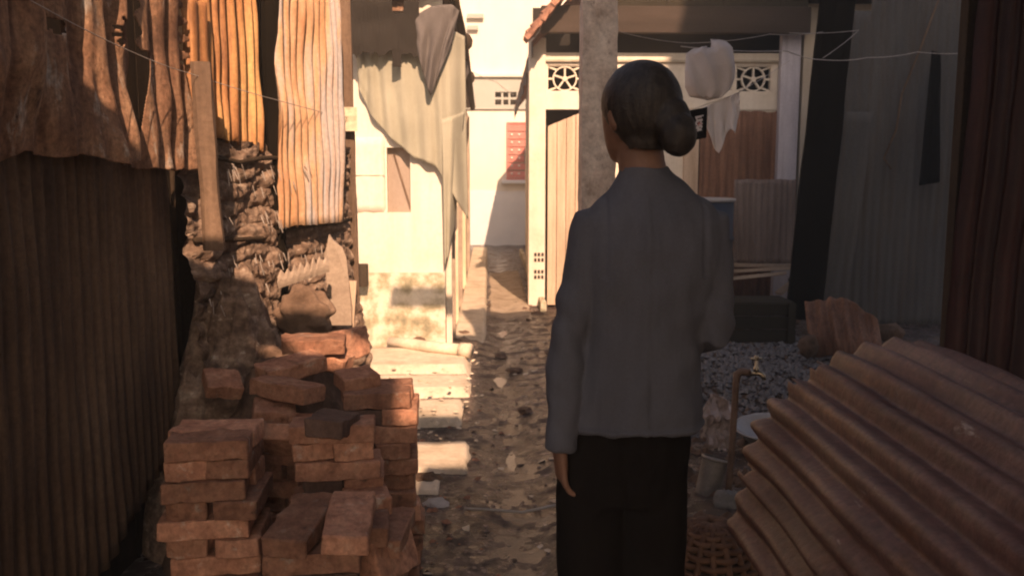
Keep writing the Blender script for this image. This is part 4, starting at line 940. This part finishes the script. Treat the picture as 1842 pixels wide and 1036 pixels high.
lump('grey_lump', P(1309, 912, 3.50) + V((0, 0, .02)), (.062, .05, .055), m_stone_grey, 'grey stone lump at the foot of the standpipe', 'stone', 6, .4, nu=14, nv=9)
# dented tin can
cn = thing('tin_can', 'dented dull tin can tilted beside the standpipe', 'can', P(1270, 900, 3.65))
rot = Matrix.Rotation(R(14), 3, 'Y') @ Matrix.Rotation(R(-8), 3, 'X'); cc = P(1268, 905, 3.65)
m = MB(); m.lathe(cc, [(.048,0),(.05,.006),(.052,.08),(.054,.19),(.056,.195)], 22, rot, cap=False); m.lathe(cc, [(.0,.002),(.048,.003)], 22, rot, cap=False); m.build('body', m_tin, cn, smooth=True, solid=.002)
m = MB(); m.lathe(cc, [(.055,.188),(.060,.192),(.060,.2),(.055,.203)], 22, rot, cap=False); m.build('rim', m_tin, cn, smooth=True, solid=.002)
# basin standing on a dark pot
Yb2 = 4.15; bc = P(1382, 768, Yb2)
bs = thing('enamel_basin', 'shallow white enamel basin set on a pot behind the standpipe', 'basin', (bc.x, Yb2, bc.z-.07))
rot = Matrix.Rotation(R(7), 3, 'X') @ Matrix.Rotation(R(-4), 3, 'Y')
m = MB(); m.lathe(bc, [(.0,-.065),(.085,-.065),(.12,-.045),(.15,-.004),(.162,.0),(.165,.006),(.158,.008),(.148,.002),(.118,-.035),(.08,-.055),(.0,-.057)], 36, rot, cap=False); m.build('bowl', m_enamel, bs, smooth=True)
m = MB(); m.lathe((bc.x, Yb2+.01, 0), [(.07,-.02),(.10,.02),(.11,bc.z-.10),(.10,bc.z-.068)], 20); tag(m.build('clay_pot', m_wood_dark, smooth=True), 'squat dark pot under the white enamel basin', 'pot')
# crumpled plastic
m = MB(); pc = P(1292, 760, 4.25)
def cr_f(a, b):
    x, z = (a-.5)*.19, (b-.5)*.26
    return pc + V((x + .02*noise.noise(V((a*5, b*5, 3))), .05*noise.noise(V((a*4, b*4, 1))) + .02*noise.noise(V((a*11, b*11, 5))) + .25*(b-.5)*.26, z + .02*noise.noise(V((a*6, b*6, 8)))))
m.grid(cr_f, 26, 30, skip=lambda a, b: (a-.5)**2*4 + (b-.5)**2*4 > 1 + .5*noise.noise(V((a*6, b*6, 2))))
tag(m.build('plastic_sheet', m_plastic, solid=.002), 'crumpled shiny plastic lying between the woman and the standpipe', 'plastic sheet')
# upturned bamboo basket
kc = V((.645, 2.47, 0)); bk = thing('bamboo_basket', 'upturned woven bamboo basket at the foot of the bent sheet', 'basket', kc)
prof = lambda t: (.165*math.cos(t*PI/2)**.7 if t < 1 else 0, .335*math.sin(t*PI/2))
m = MB(); m.loft([[kc + V((.97*prof(t)[0]*math.cos(2*PI*j/32), .97*prof(t)[0]*math.sin(2*PI*j/32), .985*prof(t)[1])) for j in range(32)] for t in [k/16*.985 for k in range(17)]]); m.build('lining', m_wood_dark, bk, smooth=True)
for j in range(18):
    aa = 2*PI*j/18; m = MB(); pts = [kc + V((prof(t)[0]*math.cos(aa), prof(t)[0]*math.sin(aa), prof(t)[1])) for t in [k/14*.98 for k in range(15)]]
    m.tube(pts, .010, 6); m.build('rib', m_wicker, bk, smooth=True)
for k in range(15):
    t = .02 + k*.064; r_, z_ = prof(min(t, .97)); m = MB(); n_ = 72
    ring = [kc + V(((r_ + .005*(1 if k % 2 else -1)*math.cos(9*2*PI*j/n_))*math.cos(2*PI*j/n_), (r_ + .005*(1 if k % 2 else -1)*math.cos(9*2*PI*j/n_))*math.sin(2*PI*j/n_), z_)) for j in range(n_+1)]
    m.tube(ring, .0098, 6, cap=False); m.build('hoop', m_wicker, bk, smooth=True)
# wet dark puddle tin lid beside basket
m = MB(); m.lathe(P(1236, 985, 2.75), [(.0,0),(.05,.0),(.055,.012),(.052,.014),(.0,.008)], 20, Matrix.Rotation(R(35), 3, 'Y'), cap=False); tag(m.build('tin_cover', m_tin, smooth=True), 'small tin lid leaning by the basket', 'lid')

# ------------------------------------------------------------------ laundry and wires
def wire(label, pts, r=.0016, sag=0.02, name='wire', cat='wire', grp='thin wires strung over the alley'):
    out = []
    for a, b in zip(pts, pts[1:]):
        for k in range(12): t = k/12; out.append(a.lerp(b, t) - Z*sag*4*t*(1-t))
    out.append(pts[-1]); m = MB(); m.tube(out, r, 5); return tag(m.build(name, m_wire, smooth=True), label, cat, grp)
wire('thin pale wire sagging across the rusty sheets on the left', [V((-.96, 1.5, 1.80)), P(60, 4, 1.98), P(240, 95, 2.65), P(340, 132, 3.05)] + [P(512, 184, 3.64), P(628, 212, 4.45)], .0014, .004)
Yl = 4.5
wire('upper laundry wire from the pillar towards the red sheet', [P(1105, 55, 3.9), P(1240, 78, Yl), P(1385, 62, Yl+.4), P(1480, 58, 5)], .002, .01)
wire('long loose wire drooping in front of the grey wall', [P(1225, 84, Yl), P(1415, 92, 5.2), P(1480, 108, 6), P(1560, 104, 6.6), P(1650, 94, 7.2), P(1745, 95, 7.6)], .003, .012)
wire('lower laundry wire slanting up to the lavender post', [P(1200, 213, Yl), P(1270, 188, Yl), P(1330, 166, Yl), P(1420, 110, 6.5)], .002, .004)
wire('short slack wire crossing above the leaning board', [P(1420, 60, 6), P(1545, 55, 6.8), P(1480, 105, 6)], .002, .01)
wire('fine wire across the end of the alley', [P(850, 130, 12), P(893, 148, 12.5), P(925, 172, 12.8)], .004, .01)
# bundle of faded cloth on the upper wire
c0 = P(1272, 132, Yl)
m = MB()
def bundle(a, b):
    ang = a*2*PI; x = math.cos(ang); pr = [(0,.0),(.08,.012),(.112,.05),(.125,.10),(.13,.15),(.125,.19),(.112,.222),(.07,.243),(0,.25)]
    k = b*8; i = min(int(k), 7); r_, z_ = (lerp(pr[i][q], pr[i+1][q], k-i) for q in (0, 1))
    skew = .02*math.sin(z_*14)
    rr = r_*(1 + .16*noise.noise(V((math.cos(ang)*1.5, math.sin(ang)*1.5, z_*8))))
    top = .05*sstep(.1, .6, x)*sstep(.5, .9, b)
    return c0 + V((rr*x + skew + .02*(x > 0)*sstep(.5, 1, b), rr*.42*math.sin(ang) - .012*math.sin(8*x+z_*20), z_-.13 + top + .02*noise.noise(V((x*3, z_*9, 1)))))
m.grid(bundle, 48, 32); tag(m.build('cloth_bundle', m_grey_cloth, smooth=True), 'faded pale garment bunched over the upper wire', 'laundry', 'washing on the wires')
# black cloth with prints
top = [P(1222, 203, Yl-.03), P(1272, 193, Yl-.03)]; bot = [P(1226, 258, Yl-.03), P(1270, 248, Yl-.03)]
fn = cloth_bits(top, bot, 10, 10, .006, 1.2, 3); m = MB(); m.grid(fn, 14, 14); bl = tag(m.build('black_garment', m_black_cloth, smooth=True, solid=.003), 'small black garment with white and red print on the lower wire', 'laundry', 'washing on the wires')
def prnt(cx, cz, w, h, mm, seed):
    m = MB(); m.grid(lambda a, b: fn(cx + (a-.5)*w*(1+.2*math.sin(b*9+seed)), cz + (b-.5)*h) + V((0, -.004, 0)), 5, 8, skip=lambda a, b: noise.noise(V((a*4, b*5, seed))) > .28); m.build('print', mm, bl)
prnt(.72, .38, .26, .30, m_print, 1); prnt(.70, .62, .24, .22, m_print, 4); prnt(.74, .5, .16, .14, m_redprint, 2); prnt(.22, .40, .24, .24, m_print, 7)
# white cloth draped to points
top = [P(1266, 193, Yl), P(1300, 180, Yl), P(1330, 165, Yl)]
bot = [P(1272, 232, Yl), P(1283, 262, Yl), P(1293, 276, Yl), P(1304, 248, Yl), P(1313, 232, Yl), P(1322, 240, Yl), P(1331, 205, Yl)]
m = MB(); m.grid(cloth_bits(top, bot, 30, 20, .014, 3, 12), 36, 24); tag(m.build('white_garment', m_white_cloth, smooth=True, solid=.003), 'white cloth hanging in points from the lower wire', 'laundry', 'washing on the wires')

# ------------------------------------------------------------------ the woman
PY = 2.0
def ell(c, rx, ry, n=24, ax=None, ay=None, p=2.0):
    c = V(c); ax = V(ax) if ax else V((1,0,0)); ay = V(ay) if ay else V((0,1,0)); out = []
    for j in range(n):
        a = 2*PI*j/n; ca, sa = math.cos(a), math.sin(a); e = 2/p
        out.append(c + ax*rx*math.copysign(abs(ca)**e, ca) + ay*ry*math.copysign(abs(sa)**e, sa))
    return out
def remesh(name, mb, mat_, parent, voxel, smooth_it=6, disp=None, after=None):
    o = mb.build(name, mat_, parent, fixn=True)
    r = o.modifiers.new('r', 'REMESH'); r.mode = 'VOXEL'; r.voxel_size = voxel; r.use_smooth_shade = True
    s = o.modifiers.new('s', 'SMOOTH'); s.iterations = smooth_it; s.factor = .5
    bake(o)
    if disp:
        off = ORG[parent.name]; me = o.data; ns = [v.normal.copy() for v in me.vertices]
        for v, n_ in zip(me.vertices, ns): v.co = v.co + n_ * disp(v.co + off)
        me.update()
    o.data.polygons.foreach_set('use_smooth', [True]*len(o.data.polygons))
    if not o.data.materials: o.data.materials.append(mat_)
    return o
w = thing('person', 'woman seen from behind in grey blouse and black trousers, hair in a low bun', 'person', (.335, PY, 0))
NB = V((.347, PY, 1.325))                                    # neck base
HC = P(1147, 206, PY)                                        # head centre
# ---- body
b = MB()
b.loft([ell((.318, PY, .74), .13, .095), ell((.325, PY, .86), .125, .09), ell((.345, PY, 1.0), .115, .08), ell((.36, PY, 1.14), .13, .085), ell((.368, PY-.005, 1.22), .135, .08), ell((.362, PY, 1.275), .10, .065), ell((.352, PY, 1.31), .06, .052)])
b.tube([V((.356, PY-.012, 1.26)), NB, V((.342, PY+.006, 1.37)), V((.335, PY+.012, 1.43))], [.062, .056, .053, .052], 16)
def arm(sh, el, wr, hd):
    b.tube([sh, sh.lerp(el, .25), sh.lerp(el, .6), el, el.lerp(wr, .3), el.lerp(wr, .75), wr], [.044, .042, .038, .034, .034, .027, .023], 14)
LS, LE, LW = V((.241, PY, 1.226)), P(1025, 600, PY-.02), P(1007, 800, PY-.05)
RS, RE, RW = V((.494, PY, 1.228)), P(1283, 596, PY-.02), V((.44, PY+.19, .93))
arm(LS, LE, LW, None); arm(RS, RE, RW, None)
def hand(wr, d, pn, th, curl=.5):
    """wr wrist, d pointing along the hand, pn palm normal, th thumb side"""
    d, pn, th = d.normalized(), pn.normalized(), th.normalized(); c = wr + d*.045
    b.loft([ell(wr + d*t, rx, ry, 14, th, pn) for t, rx, ry in ((-.01, .024, .018), (.02, .030, .016), (.055, .037, .014), (.082, .036, .012))])
    for k, (off, L) in enumerate(((.030, .062), (.011, .070), (-.010, .066), (-.030, .050))):
        p = wr + d*.078 + th*off; pts = [p - d*.012, p]; dd = d + th*off*5.0
        for q, f in enumerate((.45, .32, .26)):
            ang = curl*(.35 + .55*q); dd2 = (dd.normalized()*math.cos(ang) + pn*math.sin(ang)); pts.append(pts[-1] + dd2*L*f)
        b.tube(pts, [.0090, .0085, .0080, .0074, .0062], 8)
    p = wr + d*.022 + th*.026; t1 = (d*.75 + th*.6 + pn*.25).normalized(); t2 = (d*.95 + th*.1 + pn*.35).normalized()
    b.tube([p - t1*.015, p, p + t1*.034, p + t1*.034 + t2*.028], [.013, .013, .011, .008], 8)
hand(LW, V((.06, .12, -1)), V((1, .25, .08)), V((-.2, 1, .1)), .95)
hand(RW, V((-1, .25, -.12)), V((0, -1, .1)), V((0, .1, 1)), .5)
for sx, kx in ((-1, -.01), (1, .01)):
    hx = .318 + sx*.068
    b.tube([V((hx, PY, .76)), V((hx+kx, PY-.005, .62)), V((hx+kx, PY+.01, .43)), V((hx+kx, PY-.015, .28)), V((hx+kx, PY-.01, .09)), V((hx+kx, PY-.01, .05))], [.066, .064, .05, .05, .034, .036], 14)
    b.loft([ell((hx+kx+.004*sx, PY-.055+.001*k, .035), .001, .001, 12, (1,0,0), (0,0,1)) if False else ell((hx+kx+.003*sx*k, PY-.06+.042*k, z_), rx_, rz2, 12, (1,0,0), (0,0,1)) for k, (z_, rx_, rz2) in enumerate(((.035,.02,.02),(.038,.032,.032),(.045,.034,.04),(.04,.036,.034),(.032,.042,.026),(.026,.042,.018),(.022,.024,.012)))])
# ---- head, facing +Y then turned to her left
HR = Matrix.Rotation(R(32), 3, 'Z')
def hp(x, y, z): return HC + HR @ V((x, y, z))
b.ball(hp(0, -.008, .022), (.072, .090, .088), 24, 16, m=HR)
b.loft([ell(hp(0, y, z), rx, ry, 20, HR @ V((1,0,0)), HR @ V((0,1,0))) for z, y, rx, ry in ((.03, .02, .064, .068), (-.01, .022, .064, .068), (-.045, .026, .056, .060), (-.075, .036, .044, .046), (-.098, .046, .028, .032), (-.106, .05, .014, .018))])
b.loft([ell(hp(0, y, z), rx, ry, 10, HR @ V((1,0,0)), HR @ V((0,1,0))) for z, y, rx, ry in ((.022, .086, .007, .008), (.0, .092, .009, .011), (-.018, .098, .014, .013), (-.027, .094, .013, .010))])
b.ball(hp(0, .084, -.054), (.022, .010, .007), 10, 7, m=HR); b.ball(hp(0, .083, -.064), (.020, .010, .007), 10, 7, m=HR)
for sx in (-1, 1):
    b.ball(hp(sx*.028, .073, .030), (.018, .009, .007), 10, 7, m=HR)
    er = HR @ Matrix.Rotation(sx*R(-18), 3, 'Z')
    b.ball(hp(sx*.073, -.008, -.006), (.008, .019, .032), 14, 9, m=er); b.ball(hp(sx*.070, -.002, -.03), (.007, .010, .012), 10, 7, m=er)
body = remesh('body', b, m_skin, w, .0048, 4, lambda p: .0012*noise.noise(p*60))
for sx in (-1, 1):
    m = MB(); m.ball(hp(sx*.030, .075, .012), .0115, 12, 9, m=HR); e_ = m.build('eye', m_eye, w, smooth=True)
    m = MB(); m.ball(hp(sx*.030, .0825, .012), .0055, 10, 7, m=HR); m.build('iris', m_iris, e_, smooth=True)
m = MB(); m.ball(hp(0, .087, -.059), (.019, .006, .008), 12, 7, m=HR); m.build('lips', m_lip, w, smooth=True)
# ---- hair: close cap with a knot at the nape
h = MB(); n = 40; rings = []
for j in range(1, 26):
    ring = []
    for i in range(n):
        a = 2*PI*i/n; fr = math.sin(a); ca = math.cos(a)             # fr: +1 front, -1 back
        back = sstep(.25, -.35, fr)
        lim = PI*(.72 + .21*back - .30*max(0, fr)**1.2)
        t_ = j/25*lim; st = math.sin(t_)
        if t_ > PI/2 and back > 0: st = lerp(st, max(st, .70 - .04*(t_ > 2.6)), back)
        cz = math.cos(t_); k = 1 + .012*noise.noise(V((ca*2, fr*2, t_*2)))
        ring.append(hp(.084*k*st*ca, -.012 + .097*k*st*fr*(1 - .12*back*sstep(1.9, 2.9, t_)), .020 + (.097 if cz > 0 else .103)*cz))
    rings.append(ring)
h.loft(rings[::-1])
bun = V((.012, -.117, -.048))
h.ball(hp(*bun), (.040, .041, .047), 26, 18, .12, 5, 3, HR)
h.ball(hp(.014, -.098, -.022), (.046, .034, .056), 18, 10, 0, 5, 5, HR)
hair = remesh('hair', h, m_hair, w, .0045, 5, lambda p: .0010*noise.noise(V((p.x*90, p.y*90, p.z*22))) + .0005*noise.noise(p*70))
# ---- blouse
s = MB()
s.loft([ell((.339, PY, .770), .157, .112, 32, p=2.3), ell((.340, PY, .81), .154, .110, 32, p=2.3), ell((.344, PY, .90), .142, .104, 32, p=2.3), ell((.353, PY, 1.0), .136, .10, 32, p=2.3), ell((.363, PY-.004, 1.1), .150, .103, 32, p=2.3),
        ell((.369, PY-.008, 1.18), .160, .10, 32, p=2.3), ell((.369, PY-.008, 1.242), .160, .09, 32), ell((.366, PY-.006, 1.280), .132, .076, 32), ell((.360, PY-.003, 1.308), .100, .067, 32), ell((.354, PY, 1.336), .074, .061, 32), ell((.348, PY, 1.353), .0585, .058, 32), ell((.345, PY, 1.364), .0565, .0565, 32)])
def sleeve(sh, el, wr, r):
    s.tube([sh + V((.05 if sh.x < .35 else -.05, 0, .012)), sh, sh.lerp(el, .3), sh.lerp(el, .7), el, el.lerp(wr, .35), el.lerp(wr, .8), wr], r, 18)
sleeve(LS, LE, LW + V((0, -.01, -.008)), [.05, .056, .053, .047, .042, .038, .035, .034])
sleeve(RS, RE, RW, [.05, .053, .055, .052, .050, .044, .040, .038])
def wrinkle(p):
    lowr = sstep(1.25, .8, p.z)
    k = .0045*noise.noise(V((p.x*9, p.y*5, p.z*3.2))) + .0030*noise.noise(V((p.x*26 + p.z*7, p.y*9, p.z*5)))
    k += .0035*noise.noise(V((p.x*11 + 6*p.z, 2, p.z*13 - p.x*9)))*sstep(1.3, 1.0, p.z)
    if p.x < .21 or p.x > .49: k += .0016*math.sin(p.z*75 + p.x*60 + 4*noise.noise(p*6))*(.3+.7*math.exp(-((p.z-1.0)/.10)**2))
    k += -.0025*math.exp(-((abs(p.x-.362)-.108)/.006)**2)*(p.z > 1.12)*(p.y < PY)
    k += -.0018*math.exp(-((p.x-.355)/.003)**2)*(p.y < PY)*(p.z < 1.30)
    k += .004*math.exp(-((p.z-.778)/.006)**2)*(p.x > .2)
    k += .006*noise.noise(V((p.x*6 + p.z*2, p.y*3, p.z*2.2)))*sstep(1.32, 1.15, p.z) + .0025*abs(noise.noise(V((p.x*17 - p.z*6, 4, p.z*6))))
    return k*2.0
bl_ = remesh('blouse', s, m_blouse, w, .0055, 7, wrinkle)
# ---- trousers
t = MB()
t.loft([ell((.325, PY, .79), .135, .098), ell((.318, PY, .74), .150, .108), ell((.312, PY, .66), .150, .108), ell((.308, PY, .60), .145, .10)])
for sx in (-1, 1):
    hx = .308 + sx*.068
    t.tube([V((hx, PY, .72)), V((hx, PY, .60)), V((hx, PY+.005, .43)), V((hx+.01, PY-.012, .25)), V((hx+.012, PY-.01, .095))], [.082, .086, .084, .084, .088], 18)
tr = remesh('trousers', t, m_trouser, w, .007, 8, lambda p: .005*noise.noise(V((p.x*12, p.y*8, p.z*3))) + .003*noise.noise(V((p.x*26, p.y*10, p.z*9))))
for sx in (-1, 1):
    hx = .318 + sx*.078
    m = MB(); m.loft([[V((hx + .042*q*math.cos(2*PI*j/20), PY+.06 + .135*q*math.sin(2*PI*j/20), z_)) for j in range(20)] for q, z_ in ((.98, .001), (1, .004), (1, .015), (.97, .018))]); sd = m.build('sandal', m_strap, w)
    m = MB(); m.tube([V((hx + .046*math.cos(a), PY+.11, .018 + .042*math.sin(a))) for a in [PI*k/10 for k in range(11)]], .006, 6); m.build('strap', m_strap, sd)

# ------------------------------------------------------------------ thin haze volume added to imitate the glow over the bright alley
hz = bpy.data.materials.new('veil_haze'); hz.use_nodes = True
hn = hz.node_tree; hn.nodes.remove(hn.nodes['Principled BSDF'])
pv = hn.nodes.new('ShaderNodeVolumePrincipled'); pv.inputs['Color'].default_value = (.95, .90, .82, 1); pv.inputs['Density'].default_value = .010; pv.inputs['Anisotropy'].default_value = .0
hn.links.new(pv.outputs[0], hn.nodes['Material Output'].inputs['Volume'])
m = MB(); m.box((-130, -70, -1.2), (130, 210, 10.2)); tag(m.build('added_glow_haze', hz, loc=(0, 0, 0)), kind='stuff')
